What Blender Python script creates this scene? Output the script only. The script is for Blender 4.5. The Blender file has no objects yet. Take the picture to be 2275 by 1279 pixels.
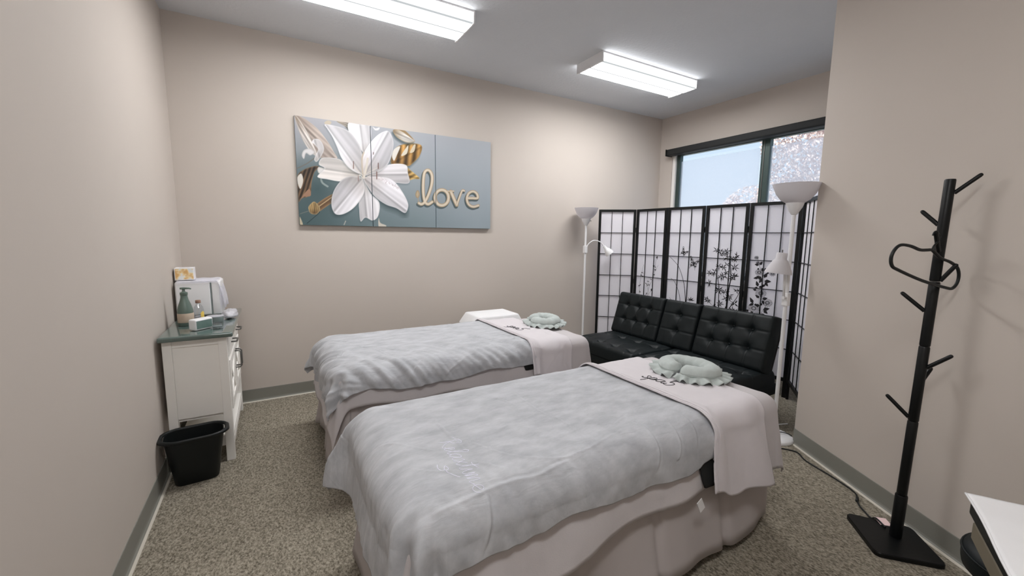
import bpy, bmesh, math, random
import numpy as np
from mathutils import Vector, Matrix, noise
sc = bpy.context.scene
COL = sc.collection
PI = math.pi
random.seed(7)

# ------------------------------------------------------------------ camera
cam_d = bpy.data.cameras.new('camera')
cam = bpy.data.objects.new('camera', cam_d); COL.objects.link(cam)
YAW, PITCH, ROLL, FPX = 0.5281449, 0.12420997, 0.01082017, 918.977
cy, sy, cp, sp = math.cos(YAW), math.sin(YAW), math.cos(PITCH), math.sin(PITCH)
fw = Vector((sy*cp, cy*cp, -sp)); rt = Vector((cy, -sy, 0)); up = rt.cross(fw)
r2 = rt*math.cos(ROLL) + up*math.sin(ROLL); u2 = -rt*math.sin(ROLL) + up*math.cos(ROLL)
m = Matrix((r2, u2, -fw)).transposed().to_4x4(); m.translation = (0, 0, 1.43)
cam.matrix_world = m
cam_d.sensor_fit = 'HORIZONTAL'; cam_d.sensor_width = 36.0
cam_d.lens = FPX*36.0/2275.0
cam_d.clip_start = 0.02
sc.camera = cam

# ------------------------------------------------------------------ light and exposure
sc.view_settings.view_transform = 'Standard'
sc.view_settings.look = 'None'
sc.view_settings.gamma = 1.0
sc.view_settings.use_curve_mapping = False
sc.view_settings.exposure = 0.0
sc.cycles.use_denoising = True
sc.cycles.max_bounces = 14
sc.cycles.diffuse_bounces = 10
LENS_POWER = 40.0
w = bpy.data.worlds.new('sky'); sc.world = w; w.use_nodes = True
nt = w.node_tree; nt.nodes.clear()
wo = nt.nodes.new('ShaderNodeOutputWorld'); bg = nt.nodes.new('ShaderNodeBackground')
tc = nt.nodes.new('ShaderNodeTexCoord'); sx = nt.nodes.new('ShaderNodeSeparateXYZ')
cr = nt.nodes.new('ShaderNodeValToRGB')
cr.color_ramp.elements[0].position = 0.0; cr.color_ramp.elements[0].color = (0.76, 0.82, 0.93, 1)
cr.color_ramp.elements[1].position = 0.6; cr.color_ramp.elements[1].color = (0.42, 0.60, 0.92, 1)
nt.links.new(tc.outputs['Generated'], sx.inputs[0]); nt.links.new(sx.outputs['Z'], cr.inputs[0])
nt.links.new(cr.outputs[0], bg.inputs[0]); bg.inputs[1].default_value = 1.3
nt.links.new(bg.outputs[0], wo.inputs[0])
sun_d = bpy.data.lights.new('sun', 'SUN'); sun_d.energy = 7.0; sun_d.angle = 0.01; sun_d.color = (1, .93, .84)
sun = bpy.data.objects.new('sun', sun_d); COL.objects.link(sun)
sun.rotation_euler = Vector((0.55, 0.25, -0.8)).to_track_quat('-Z', 'Y').to_euler()

# ------------------------------------------------------------------ materials
def lin(c):
    c = c/255.0
    return c/12.92 if c <= 0.04045 else ((c+0.055)/1.055)**2.4
def rgb(r, g, b): return (lin(r), lin(g), lin(b), 1)
def mat(name, col, rough=0.6, var=0.06, scale=20.0, bump=0.0, bscale=150.0, metal=0.0, spec=0.5, emit=0.0, trans=0.0, coat=0.0, sheen=0.0, detail=3.0):
    M = bpy.data.materials.new(name); M.use_nodes = True
    n = M.node_tree.nodes; l = M.node_tree.links
    b = n['Principled BSDF']
    t = n.new('ShaderNodeTexCoord'); z = n.new('ShaderNodeTexNoise')
    z.inputs['Scale'].default_value = scale; z.inputs['Detail'].default_value = detail
    l.new(t.outputs['Object'], z.inputs['Vector'])
    mx = n.new('ShaderNodeMix'); mx.data_type = 'RGBA'
    mx.inputs['A'].default_value = tuple(c*(1-var) for c in col[:3])+(1,)
    mx.inputs['B'].default_value = tuple(min(1, c*(1+var)) for c in col[:3])+(1,)
    l.new(z.outputs['Fac'], mx.inputs['Factor'])
    l.new(mx.outputs['Result'], b.inputs['Base Color'])
    b.inputs['Roughness'].default_value = rough; b.inputs['Metallic'].default_value = metal
    b.inputs['Specular IOR Level'].default_value = spec
    b.inputs['Transmission Weight'].default_value = trans
    b.inputs['Coat Weight'].default_value = coat
    b.inputs['Sheen Weight'].default_value = sheen
    if emit:
        l.new(mx.outputs['Result'], b.inputs['Emission Color']); b.inputs['Emission Strength'].default_value = emit
    if bump:
        z2 = n.new('ShaderNodeTexNoise'); z2.inputs['Scale'].default_value = bscale; z2.inputs['Detail'].default_value = 4
        l.new(t.outputs['Object'], z2.inputs['Vector'])
        bp = n.new('ShaderNodeBump'); bp.inputs['Strength'].default_value = bump; bp.inputs['Distance'].default_value = 0.01
        l.new(z2.outputs['Fac'], bp.inputs['Height']); l.new(bp.outputs[0], b.inputs['Normal'])
    return M
M = {}
M['wall'] = mat('wall_paint', rgb(195, 186, 178), 0.75, 0.015, 3, 0.018, 140)
M['ceiling'] = mat('ceiling_texture', rgb(214, 217, 222), 0.9, 0.02, 5, 0.35, 38)
M['base'] = mat('vinyl_baseboard', rgb(128, 127, 120), 0.5, 0.03, 8)
M['white_plastic'] = mat('white_plastic', rgb(232, 232, 234), 0.4, 0.02, 10)
M['white_paint'] = mat('white_paint', rgb(240, 238, 234), 0.5, 0.02, 6)
M['white_metal'] = mat('white_metal', rgb(228, 228, 230), 0.35, 0.02, 10)
M['black_wood'] = mat('black_wood', rgb(11, 13, 14), 0.42, 0.2, 14, 0.03, 60, spec=0.3)
M['black_plastic'] = mat('black_plastic', rgb(17, 21, 22), 0.45, 0.15, 10, spec=0.35)
M['black_leather'] = mat('black_faux_leather', rgb(19, 25, 27), 0.46, 0.2, 18, 0.10, 420, spec=0.22)
M['black_fabric'] = mat('black_fabric', rgb(14, 15, 16), 0.9, 0.2, 30, 0.1, 300)
M['steel'] = mat('grey_metal', rgb(120, 120, 118), 0.35, 0.05, 20, metal=0.9)
M['chrome'] = mat('chrome', rgb(200, 200, 200), 0.15, 0.02, 10, metal=1.0)
M['mauve'] = mat('mauve_microfibre', rgb(190, 185, 187), 0.85, 0.04, 12, 0.06, 240, sheen=0.15)
M['mauve_skirt'] = mat('mauve_skirt_cloth', rgb(176, 169, 168), 0.85, 0.04, 10, 0.05, 240, sheen=0.1)
M['mauve_towel'] = mat('pale_mauve_towel', rgb(206, 201, 205), 0.9, 0.04, 14, 0.1, 260, sheen=0.15)
M['duvet'] = None
M['sage'] = mat('sage_velvet', rgb(176, 184, 182), 0.8, 0.14, 22, 0.25, 60, sheen=0.15)
M['thread'] = mat('silver_thread', rgb(226, 226, 240), 0.4, 0.05, 60)
M['ink'] = mat('black_ink', rgb(28, 26, 30), 0.7, 0.1, 40)
M['white_cloth'] = mat('white_cloth', rgb(226, 226, 228), 0.9, 0.03, 14, 0.08, 220)
M['wood'] = mat('weathered_beech_wood', rgb(122, 114, 98), 0.55, 0.15, 12)
M['stone'] = mat('dark_polished_top', rgb(88, 104, 100), 0.10, 0.12, 30, coat=0.8)  # dark top lightened, camera haze put into the base colour
M['label_tan'] = mat('tan_paper_label', rgb(190, 172, 154), 0.7, 0.12, 40)
M['bottle_dark'] = mat('dark_green_bottle', rgb(96, 112, 104), 0.3, 0.08, 12)  # green made paler to include the haze over it
M['yellow'] = mat('yellow_label', rgb(228, 196, 92), 0.6, 0.15, 40)
M['cap_brown'] = mat('brown_cap', rgb(140, 108, 92), 0.5, 0.08, 20)
M['lcd'] = mat('green_grey_display', rgb(98, 122, 116), 0.25, 0.12, 60)
M['pink'] = mat('pink_paper', rgb(236, 208, 208), 0.8, 0.03, 30)
M['window_frame'] = mat('dark_bronze_aluminium', rgb(58, 74, 72), 0.4, 0.1, 12, metal=0.3)
M['shade'] = mat('charcoal_shade_fabric', rgb(28, 30, 31), 0.75, 0.1, 40, 0.08, 200)
M['bark'] = mat('bark', rgb(98, 84, 70), 0.9, 0.3, 8, 0.4, 20)
M['leaf'] = mat('tan_pink_leaves', rgb(226, 206, 200), 0.8, 0.15, 4)
M['leaf_green'] = mat('dull_green_leaves', rgb(128, 132, 112), 0.8, 0.25, 4)
M['asphalt'] = mat('pale_concrete', rgb(186, 182, 176), 0.9, 0.1, 6, 0.2, 80)
M['grey_box'] = mat('grey_translucent_plastic', rgb(128, 140, 140), 0.3, 0.08, 12)
M['canvas_edge'] = mat('canvas_edge', rgb(100, 118, 122), 0.8, 0.1, 20)

def two_lobe(name, kind_a, col_a, kind_b, col_b, fac):
    m_ = bpy.data.materials.new(name); m_.use_nodes = True
    n = m_.node_tree.nodes; l = m_.node_tree.links; n.clear()
    o = n.new('ShaderNodeOutputMaterial'); mx = n.new('ShaderNodeMixShader')
    a = n.new('ShaderNodeBsdf'+kind_a); b = n.new('ShaderNodeBsdf'+kind_b)
    t = n.new('ShaderNodeTexCoord'); z = n.new('ShaderNodeTexNoise'); z.inputs['Scale'].default_value = 60
    mc = n.new('ShaderNodeMix'); mc.data_type = 'RGBA'
    mc.inputs['A'].default_value = tuple(c*.96 for c in col_a[:3])+(1,); mc.inputs['B'].default_value = col_a
    l.new(t.outputs['Object'], z.inputs['Vector']); l.new(z.outputs['Fac'], mc.inputs['Factor'])
    l.new(mc.outputs['Result'], a.inputs['Color']); b.inputs['Color'].default_value = col_b
    if kind_a == 'Glossy': a.inputs['Roughness'].default_value = 0.05
    mx.inputs[0].default_value = fac
    l.new(a.outputs[0], mx.inputs[1]); l.new(b.outputs[0], mx.inputs[2]); l.new(mx.outputs[0], o.inputs[0])
    return m_
M['glass'] = two_lobe('window_glass', 'Glossy', (1, 1, 1, 1), 'Transparent', (0.93, 0.97, 0.97, 1), 0.94)
M['film'] = two_lobe('white_window_film', 'Translucent', (0.95, 0.93, 0.95, 1), 'Transparent', (1, 1, 1, 1), 0.68)
M['paper'] = two_lobe('rice_paper', 'Diffuse', rgb(244, 243, 248), 'Translucent', rgb(248, 246, 250), 0.40)
M['clear'] = two_lobe('clear_plastic', 'Glossy', (1, 1, 1, 1), 'Transparent', (0.9, 0.91, 0.92, 1), 0.88)
M['wrap'] = two_lobe('cloudy_plastic_wrap', 'Diffuse', rgb(236, 236, 242), 'Transparent', (0.95, 0.95, 0.97, 1), 0.62)
M['lampshade'] = two_lobe('white_lampshade_plastic', 'Diffuse', rgb(228, 226, 230), 'Translucent', rgb(232, 230, 232), 0.3)

# carpet: fine speckled pile
def carpet():
    m_ = mat('speckled_carpet', rgb(118, 110, 97), 0.95, 0.0)
    n = m_.node_tree.nodes; l = m_.node_tree.links; b = n['Principled BSDF']
    t = n.new('ShaderNodeTexCoord'); z = n.new('ShaderNodeTexNoise'); z.inputs['Scale'].default_value = 135; z.inputs['Detail'].default_value = 5; z.inputs['Roughness'].default_value = 0.7
    mp = n.new('ShaderNodeMapping'); mp.inputs['Rotation'].default_value = (0, 0, 0.5); mp.inputs['Scale'].default_value = (1, 0.6, 1)
    l.new(t.outputs['Object'], mp.inputs[0]); l.new(mp.outputs[0], z.inputs['Vector'])
    c = n.new('ShaderNodeValToRGB'); e = c.color_ramp.elements
    e[0].position = 0.36; e[0].color = rgb(86, 80, 69); e[1].position = 0.68; e[1].color = rgb(176, 168, 153)
    k = e.new(0.5); k.color = rgb(136, 129, 116)
    l.new(z.outputs['Fac'], c.inputs[0]); l.new(c.outputs[0], b.inputs['Base Color'])
    bp = n.new('ShaderNodeBump'); bp.inputs['Strength'].default_value = 0.6; bp.inputs['Distance'].default_value = 0.006
    l.new(z.outputs['Fac'], bp.inputs['Height']); l.new(bp.outputs[0], b.inputs['Normal'])
    b.inputs['Specular IOR Level'].default_value = 0.1
    return m_
M['carpet'] = carpet()
def velvet():   # brushed nap: blotchy tone, fine crinkles stretched along the pile
    m_ = mat('grey_velvet_duvet', rgb(181, 186, 190), 0.8, 0.0, sheen=0.12)
    n = m_.node_tree.nodes; l = m_.node_tree.links; b = n['Principled BSDF']
    t = n.new('ShaderNodeTexCoord'); mp = n.new('ShaderNodeMapping'); mp.inputs['Rotation'].default_value = (0, 0, -.5); mp.inputs['Scale'].default_value = (1, 2.2, 1)
    l.new(t.outputs['Object'], mp.inputs[0])
    z = n.new('ShaderNodeTexNoise'); z.inputs['Scale'].default_value = 7; z.inputs['Detail'].default_value = 8; z.inputs['Roughness'].default_value = 0.65
    c = n.new('ShaderNodeValToRGB'); e = c.color_ramp.elements
    e[0].position = 0.3; e[0].color = rgb(156, 158, 163); e[1].position = 0.68; e[1].color = rgb(188, 190, 195)
    l.new(mp.outputs[0], z.inputs['Vector']); l.new(z.outputs['Fac'], c.inputs[0]); l.new(c.outputs[0], b.inputs['Base Color'])
    m2 = n.new('ShaderNodeMapping'); m2.inputs['Rotation'].default_value = (0, 0, -.35); m2.inputs['Scale'].default_value = (1, 5, 1)
    l.new(t.outputs['Object'], m2.inputs[0])
    z2 = n.new('ShaderNodeTexNoise'); z2.inputs['Scale'].default_value = 11; z2.inputs['Detail'].default_value = 5; z2.inputs['Distortion'].default_value = 0.6
    l.new(m2.outputs[0], z2.inputs['Vector'])
    bp = n.new('ShaderNodeBump'); bp.inputs['Strength'].default_value = 0.45; bp.inputs['Distance'].default_value = 0.008
    l.new(z2.outputs['Fac'], bp.inputs['Height']); l.new(bp.outputs[0], b.inputs['Normal'])
    return m_
M['duvet'] = velvet()
# lit lens: bright over the two tubes, paler between them and at the edges (local y across the lens)
def lens_mat(power, name):
    m_ = bpy.data.materials.new(name); m_.use_nodes = True
    n = m_.node_tree.nodes; l = m_.node_tree.links; n.clear()
    o = n.new('ShaderNodeOutputMaterial'); e = n.new('ShaderNodeEmission')
    t = n.new('ShaderNodeTexCoord'); s = n.new('ShaderNodeSeparateXYZ'); c = n.new('ShaderNodeValToRGB')
    a = n.new('ShaderNodeMath'); a.operation = 'MULTIPLY_ADD'; a.inputs[1].default_value = 1/0.36; a.inputs[2].default_value = 0.5
    l.new(t.outputs['Object'], s.inputs[0]); l.new(s.outputs['Y'], a.inputs[0]); l.new(a.outputs[0], c.inputs[0])
    el = c.color_ramp.elements
    lo = (.0145, .0152, .0156, 1); hi = (1, .998, .993, 1)
    side = (.16, .16, .16, 1)
    el[0].position = 0.0; el[0].color = side; el[1].position = 1.0; el[1].color = side
    for p_, q in ((.035, side), (.05, lo), (.09, lo), (.15, hi), (.41, hi), (.48, lo), (.52, lo), (.59, hi), (.86, hi), (.91, lo), (.95, lo), (.965, side)):
        k = el.new(p_); k.color = q
    e.inputs[1].default_value = power
    l.new(c.outputs[0], e.inputs[0]); l.new(e.outputs[0], o.inputs[0])
    return m_
M['lens'] = lens_mat(LENS_POWER, 'lit_prismatic_lens'); M['lens_entry'] = lens_mat(LENS_POWER*.95, 'lit_prismatic_lens_entry')  # second lens: entrance fixture at slightly lower power
def attr_mat(name, rough=0.55):
    m_ = bpy.data.materials.new(name); m_.use_nodes = True
    n = m_.node_tree.nodes; l = m_.node_tree.links; b = n['Principled BSDF']
    a = n.new('ShaderNodeVertexColor'); a.layer_name = 'print'
    l.new(a.outputs[0], b.inputs['Base Color']); b.inputs['Roughness'].default_value = rough
    b.inputs['Specular IOR Level'].default_value = 0.3
    return m_
M['print'] = attr_mat('printed_canvas')
def tissue_mat():
    m_ = mat('floral_tissue_box', rgb(226, 226, 222), 0.7, 0.02)
    n = m_.node_tree.nodes; l = m_.node_tree.links; b = n['Principled BSDF']
    t = n.new('ShaderNodeTexCoord'); z = n.new('ShaderNodeTexNoise'); z.inputs['Scale'].default_value = 26
    c = n.new('ShaderNodeValToRGB'); e = c.color_ramp.elements
    e[0].position = 0.42; e[0].color = rgb(224, 226, 224); e[1].position = 0.62; e[1].color = rgb(214, 170, 110)
    k = e.new(0.5); k.color = rgb(236, 216, 170)
    l.new(t.outputs['Object'], z.inputs['Vector']); l.new(z.outputs['Fac'], c.inputs[0]); l.new(c.outputs[0], b.inputs['Base Color'])
    return m_
M['tissue_print'] = tissue_mat()

# ------------------------------------------------------------------ mesh helpers
class MB:
    def __init__(s): s.v = []; s.f = []
    def add(s, v, f):
        k = len(s.v); s.v += [Vector(p) for p in v]; s.f += [tuple(i+k for i in q) for q in f]; return s
    def box(s, lo, hi, bev=0.0, seg=2, rot=None, about=None):
        bm = bmesh.new(); bmesh.ops.create_cube(bm, size=1.0)
        c = [(a+b)/2 for a, b in zip(lo, hi)]; d = [b-a for a, b in zip(lo, hi)]
        for x in bm.verts: x.co = Vector((x.co.x*d[0], x.co.y*d[1], x.co.z*d[2]))
        if bev: bmesh.ops.bevel(bm, geom=list(bm.edges), offset=min(bev, min(d)*0.49), segments=seg, profile=0.6, affect='EDGES', clamp_overlap=True)
        for x in bm.verts:
            p = x.co
            if rot is not None and about is None: p = rot @ p
            p = p + Vector(c)
            if rot is not None and about is not None: p = rot @ (p-Vector(about)) + Vector(about)
            x.co = p
        bm.verts.index_update()
        s.add([x.co.copy() for x in bm.verts], [[y.index for y in q.verts] for q in bm.faces]); bm.free(); return s
    def tube(s, path, r, n=10, caps=True, closed=False):
        P = [Vector(p) for p in path]; R = r if isinstance(r, (list, tuple)) else [r]*len(P)
        ref = None; vs = []; N = len(P)
        for i in range(N):
            a = P[(i-1) % N] if (closed or i > 0) else P[0]; b = P[(i+1) % N] if (closed or i < N-1) else P[-1]
            t = (b-a)
            t = t.normalized() if t.length > 1e-9 else Vector((0, 0, 1))
            if ref is None:
                ref = t.orthogonal().normalized()
            ref = ref - t*ref.dot(t)
            ref = ref.normalized() if ref.length > 1e-6 else t.orthogonal().normalized()
            q = t.cross(ref)
            for k in range(n):
                an = 2*PI*k/n; vs.append(P[i] + (ref*math.cos(an)+q*math.sin(an))*R[i])
        fs = []
        for i in range(N if closed else N-1):
            j = (i+1) % N
            for k in range(n): fs.append((i*n+k, i*n+(k+1) % n, j*n+(k+1) % n, j*n+k))
        if caps and not closed: fs += [tuple(range(n))[::-1], tuple(range((N-1)*n, N*n))]
        return s.add(vs, fs)
    def lathe(s, prof, c=(0, 0, 0), n=28, sx=1.0, sy=1.0, axis=None):
        vs = []; fs = []; c = Vector(c)
        Rm = Vector((0, 0, 1)).rotation_difference(Vector(axis)).to_matrix() if axis is not None else Matrix.Identity(3)
        for r, z in prof:
            for k in range(n):
                a = 2*PI*k/n; vs.append(c + Rm @ Vector((r*math.cos(a)*sx, r*math.sin(a)*sy, z)))
        for i in range(len(prof)-1):
            for k in range(n): fs.append((i*n+k, i*n+(k+1) % n, (i+1)*n+(k+1) % n, (i+1)*n+k))
        if prof[0][0] > 1e-5: fs.append(tuple(range(n))[::-1])
        if prof[-1][0] > 1e-5: fs.append(tuple(range((len(prof)-1)*n, len(prof)*n)))
        return s.add(vs, fs)
    def poly(s, pts, h):      # flat outline of local (x,y,z) points thickened along vector h
        n = len(pts); h = Vector(h)
        return s.add([Vector(p) for p in pts]+[Vector(p)+h for p in pts],
                     [tuple(range(n))[::-1], tuple(range(n, 2*n))]+[(i, (i+1) % n, n+(i+1) % n, n+i) for i in range(n)])
    def grid(s, fn, nu, nv):
        vs = [fn(i/nu, j/nv) for j in range(nv+1) for i in range(nu+1)]
        return s.add(vs, [(j*(nu+1)+i, j*(nu+1)+i+1, (j+1)*(nu+1)+i+1, (j+1)*(nu+1)+i) for j in range(nv) for i in range(nu)])
ROOT = {}
def mw(o):
    if o is None: return Matrix.Identity(4)
    return mw(o.parent) @ o.matrix_basis
def obj(name, mb, material, parent=None, smooth=False, local=False, sharp=None):
    me = bpy.data.meshes.new(name)
    V = mb.v
    if parent is not None and not local:
        inv = mw(parent).inverted(); V = [inv @ p for p in V]
    o = bpy.data.objects.new(name, me)
    if parent is None and not local:
        lo = [min(p[i] for p in V) for i in range(3)]; hi = [max(p[i] for p in V) for i in range(3)]
        c = Vector(((lo[0]+hi[0])/2, (lo[1]+hi[1])/2, lo[2])); V = [p-c for p in V]; o.location = c
    me.from_pydata([tuple(p) for p in V], [], mb.f); me.update()
    bm = bmesh.new(); bm.from_mesh(me); bmesh.ops.recalc_face_normals(bm, faces=bm.faces); bm.to_mesh(me); bm.free()
    me.materials.append(material)
    if smooth:
        me.polygons.foreach_set('use_smooth', [True]*len(me.polygons))
        if sharp: me.set_sharp_from_angle(angle=math.radians(sharp))
    COL.objects.link(o)
    if parent is not None: o.parent = parent
    return o
def tag(o, label=None, cat=None, group=None, kind=None):
    if label: o['label'] = label
    if cat: o['category'] = cat
    if group: o['group'] = group
    if kind: o['kind'] = kind
    return o
def thing(name, label, cat, loc, rz=0.0, group=None):
    o = bpy.data.objects.new(name, None); COL.objects.link(o); o.empty_display_size = 0.1
    o.location = loc; o.rotation_euler = (0, 0, rz)
    return tag(o, label, cat, group)
def struct(name, mb, material, **k): return tag(obj(name, mb, material, **k), kind='structure')
def copy_tree(o, parent=None):
    c = o.copy(); COL.objects.link(c)
    c.parent = parent
    for ch in [x for x in bpy.data.objects if x.parent == o]: copy_tree(ch, c)
    return c
def spline(pts, n=8, closed=False):
    P = [Vector(p) if len(p) == 3 else Vector((p[0], p[1], 0)) for p in pts]; out = []; N = len(P)
    for i in range(N if closed else N-1):
        g = (lambda k: P[k % N]) if closed else (lambda k: P[max(0, min(N-1, k))])
        a, b, c, d = g(i-1), g(i), g(i+1), g(i+2)
        for k in range(n):
            t = k/n
            out.append(0.5*((2*b)+(c-a)*t+(2*a-5*b+4*c-d)*t*t+(3*b-a-3*c+d)*t*t*t))
    if not closed: out.append(P[-1])
    return out
def sstep(a, b, x):
    t = max(0.0, min(1.0, (x-a)/(b-a))); return t*t*(3-2*t)

# ------------------------------------------------------------------ the room
XL, XW, YB, ZC = -0.60, 4.71, 4.055, 3.03
YF = -1.3
WA, WB = Vector((3.132, 1.389, 0)), Vector((2.596, 0.448, 0))     # the slanted wall on the right
wd = (WB-WA).normalized(); tt = (WA.y-YF)/(-wd.y); WC = WA + wd*tt; wn = Vector((wd.y, -wd.x, 0))
if wn.x > 0: wn = -wn                                             # points into the room
struct('floor', MB().box((XL-.15, YF-.15, -.1), (XW+.15, YB+.15, 0)), M['carpet'])
struct('ceiling', MB().box((XL-.15, YF-.15, ZC), (XW+.15, YB+.15, ZC+.12)), M['ceiling'])
struct('wall_left', MB().box((XL-.12, YF, 0), (XL, YB, ZC)), M['wall'])
struct('wall_back', MB().box((XL-.12, YB, 0), (XW+.12, YB+.12, ZC)), M['wall'])
struct('wall_front', MB().box((XL-.12, YF-.12, 0), (XW+.12, YF, ZC)), M['wall'])
# slanted wall with its return to the window wall, one solid prism
rp = [WA, WC, Vector((XW, YF, 0)), Vector((XW, WA.y, 0))]
struct('wall_right', MB().poly(rp, (0, 0, ZC)), M['wall'])
# window wall with its opening
WY0, WY1, WZ0, WZ1 = 1.50, 3.86, 0.95, 2.56
mb = MB()
mb.box((XW, YF, 0), (XW+.12, WY0, ZC)); mb.box((XW, WY1, 0), (XW+.12, YB, ZC))
mb.box((XW, WY0, 0), (XW+.12, WY1, WZ0)); mb.box((XW, WY0, WZ1), (XW+.12, WY1, ZC))
struct('wall_window', mb, M['wall'])

def cove(a, b, nrm):   # vinyl cove base: face, curved toe and a pale top edge
    a, b, nrm = Vector(a), Vector(b), Vector(nrm)
    prof = [(0.0, 0.108), (0.003, 0.108), (0.004, 0.104), (0.004, 0.02), (0.006, 0.010), (0.012, 0.004), (0.017, 0.002), (0.017, 0.0), (0, 0)]
    v = [p+nrm*x+Vector((0, 0, z)) for p in (a, b) for x, z in prof]; n = len(prof)
    return MB().add(v, [(i, i+1, n+i+1, n+i) for i in range(n-1)]+[tuple(range(n))[::-1], tuple(range(n, 2*n))])
def lit_toe(a, b, nrm):
    a, b, nrm = Vector(a), Vector(b), Vector(nrm)
    prof = [(0.014, 0.0), (0.015, 0.006), (0.024, 0.003), (0.026, 0.0)]
    v = [p+nrm*x+Vector((0, 0, z)) for p in (a, b) for x, z in prof]; n = len(prof)
    return MB().add(v, [(i, i+1, n+i+1, n+i) for i in range(n-1)]+[tuple(range(n))[::-1], tuple(range(n, 2*n))])
M['lit_toe'] = mat('lit_toe_edge', rgb(196, 190, 178), 0.6, 0.03, 20)  # light caught by the upturned vinyl toe, put in as a paler colour
for side, a, b, nr in (('left', (XL, YF, 0), (XL, YB, 0), (1, 0, 0)), ('back', (XL, YB, 0), (XW, YB, 0), (0, -1, 0)),
                       ('right', WA, WC, wn), ('window', (XW, WA.y, 0), (XW, YB, 0), (-1, 0, 0))):
    bo = struct('baseboard_'+side, cove(a, b, nr), M['base'])
    obj('toe_highlight', lit_toe(a, b, nr), M['lit_toe'], bo)

# window: frame, mullion, panes, film
wx = XW+.075
win = bpy.data.objects.new('window_1', None); COL.objects.link(win); win.location = (wx, (WY0+WY1)/2, WZ0); tag(win, kind='structure')
mb = MB(); fwid = 0.05
mb.box((wx-.03, WY1-fwid-.045, WZ0), (wx+.03, WY1-.045, WZ1), .004); mb.box((wx-.03, WY0, WZ0), (wx+.03, WY0+fwid, WZ1), .004)
mb.box((wx-.03, WY0, WZ0), (wx+.03, WY1-.045, WZ0+fwid), .004); mb.box((wx-.03, WY0, WZ1-fwid), (wx+.03, WY1-.045, WZ1), .004)
obj('window_frame', mb, M['window_frame'], win)
obj('jamb_strip', MB().box((wx-.06, WY1-.044, WZ0), (wx+.03, WY1-.001, WZ1), .003), M['white_paint'], win, )
ML = 2.66
mb = MB(); mb.box((wx-.03, ML-.045, WZ0+fwid), (wx+.03, ML+.012, WZ1-fwid), .004); mb.box((wx-.022, ML+.014, WZ0+fwid), (wx+.02, ML+.05, WZ1-fwid), .004)
obj('mullion', mb, M['window_frame'], win)
obj('sash_bead', MB().box((wx-.034, ML+.012, WZ0+fwid), (wx-.02, ML+.018, WZ1-fwid)), M['steel'], win)
for y0, y1 in ((WY0+fwid, ML-.045), (ML+.05, WY1-fwid-.045)):
    p = obj('pane', MB().box((wx-.003, y0, WZ0+fwid), (wx+.003, y1, WZ1-fwid)), M['glass'], win)
    obj('window_film', MB().box((wx-.0065, y0+.02, WZ0+fwid), (wx-.0055, y1-.005, 2.435)), M['film'], p)
# sill
tag(obj('trim_1', MB().box((XW-.03, WY0-.02, WZ0-.025), (XW+.05, WY1+.02, WZ0), .004), M['white_paint']), kind='structure')
# outside ground and trees
struct('ground', MB().box((XW+.3, -12, -.35), (40, 30, -.25)), M['asphalt'])
def tree(label, c, rad, n, leafm, trunk_r):
    t = thing('tree', label, 'tree', (c[0], c[1], -.25), 0)
    obj('trunk', MB().tube([(c[0], c[1], -.25), (c[0]+.05, c[1], c[2]*.5), (c[0], c[1]+.1, c[2]+.3*rad[2])], [trunk_r, trunk_r*.75, trunk_r*.3], 9), M['bark'], t, smooth=True)
    mb = MB(); R = random.Random(int(c[0]*100))
    for _ in range(n):
        while True:
            d = Vector((R.uniform(-1, 1), R.uniform(-1, 1), R.uniform(-1, 1)))
            if .25 < d.length < 1: break
        p = Vector(c)+Vector((d.x*rad[0], d.y*rad[1], d.z*rad[2]))
        if noise.noise(p*1.6) < -.12: continue
        q = Vector((R.uniform(-1, 1), R.uniform(-1, 1), R.uniform(-1, 1))).normalized(); s_ = q.orthogonal().normalized(); r_ = q.cross(s_)
        k = R.uniform(.028, .06)
        mb.add([p-s_*k, p+r_*k*.55, p+s_*k, p-r_*k*.55], [(0, 1, 2, 3)])
    f = obj('foliage', mb, leafm, t); f['kind'] = 'stuff'
tree('tall tree with pinkish tan leaves seen through the narrower visible pane', (11.0, 4.55, 3.9), (1.6, 1.5, 2.3), 30000, M['leaf'], .16)
tree('low tan shrubby tree showing at the foot of the wide pane', (14.0, 8.1, 1.75), (1.3, 1.0, 1.45), 14000, M['leaf'], .12)

# roller shade above the window
rs = thing('roller_shade', 'charcoal roller shade cassette mounted above the window', 'window shade', (4.63, 2.67, 2.5))
obj('cassette', MB().box((4.585, 1.47, 2.505), (4.708, 3.86, 2.585), .02, 3), M['shade'], rs, smooth=True, sharp=50)
obj('end_cap', MB().box((4.58, 3.86, 2.50), (4.709, 3.868, 2.588), .004), M['black_plastic'], rs)
obj('shade_roll', MB().tube([(4.655, 1.49, 2.53), (4.655, 3.85, 2.53)], .02, 12), M['shade'], rs)

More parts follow.
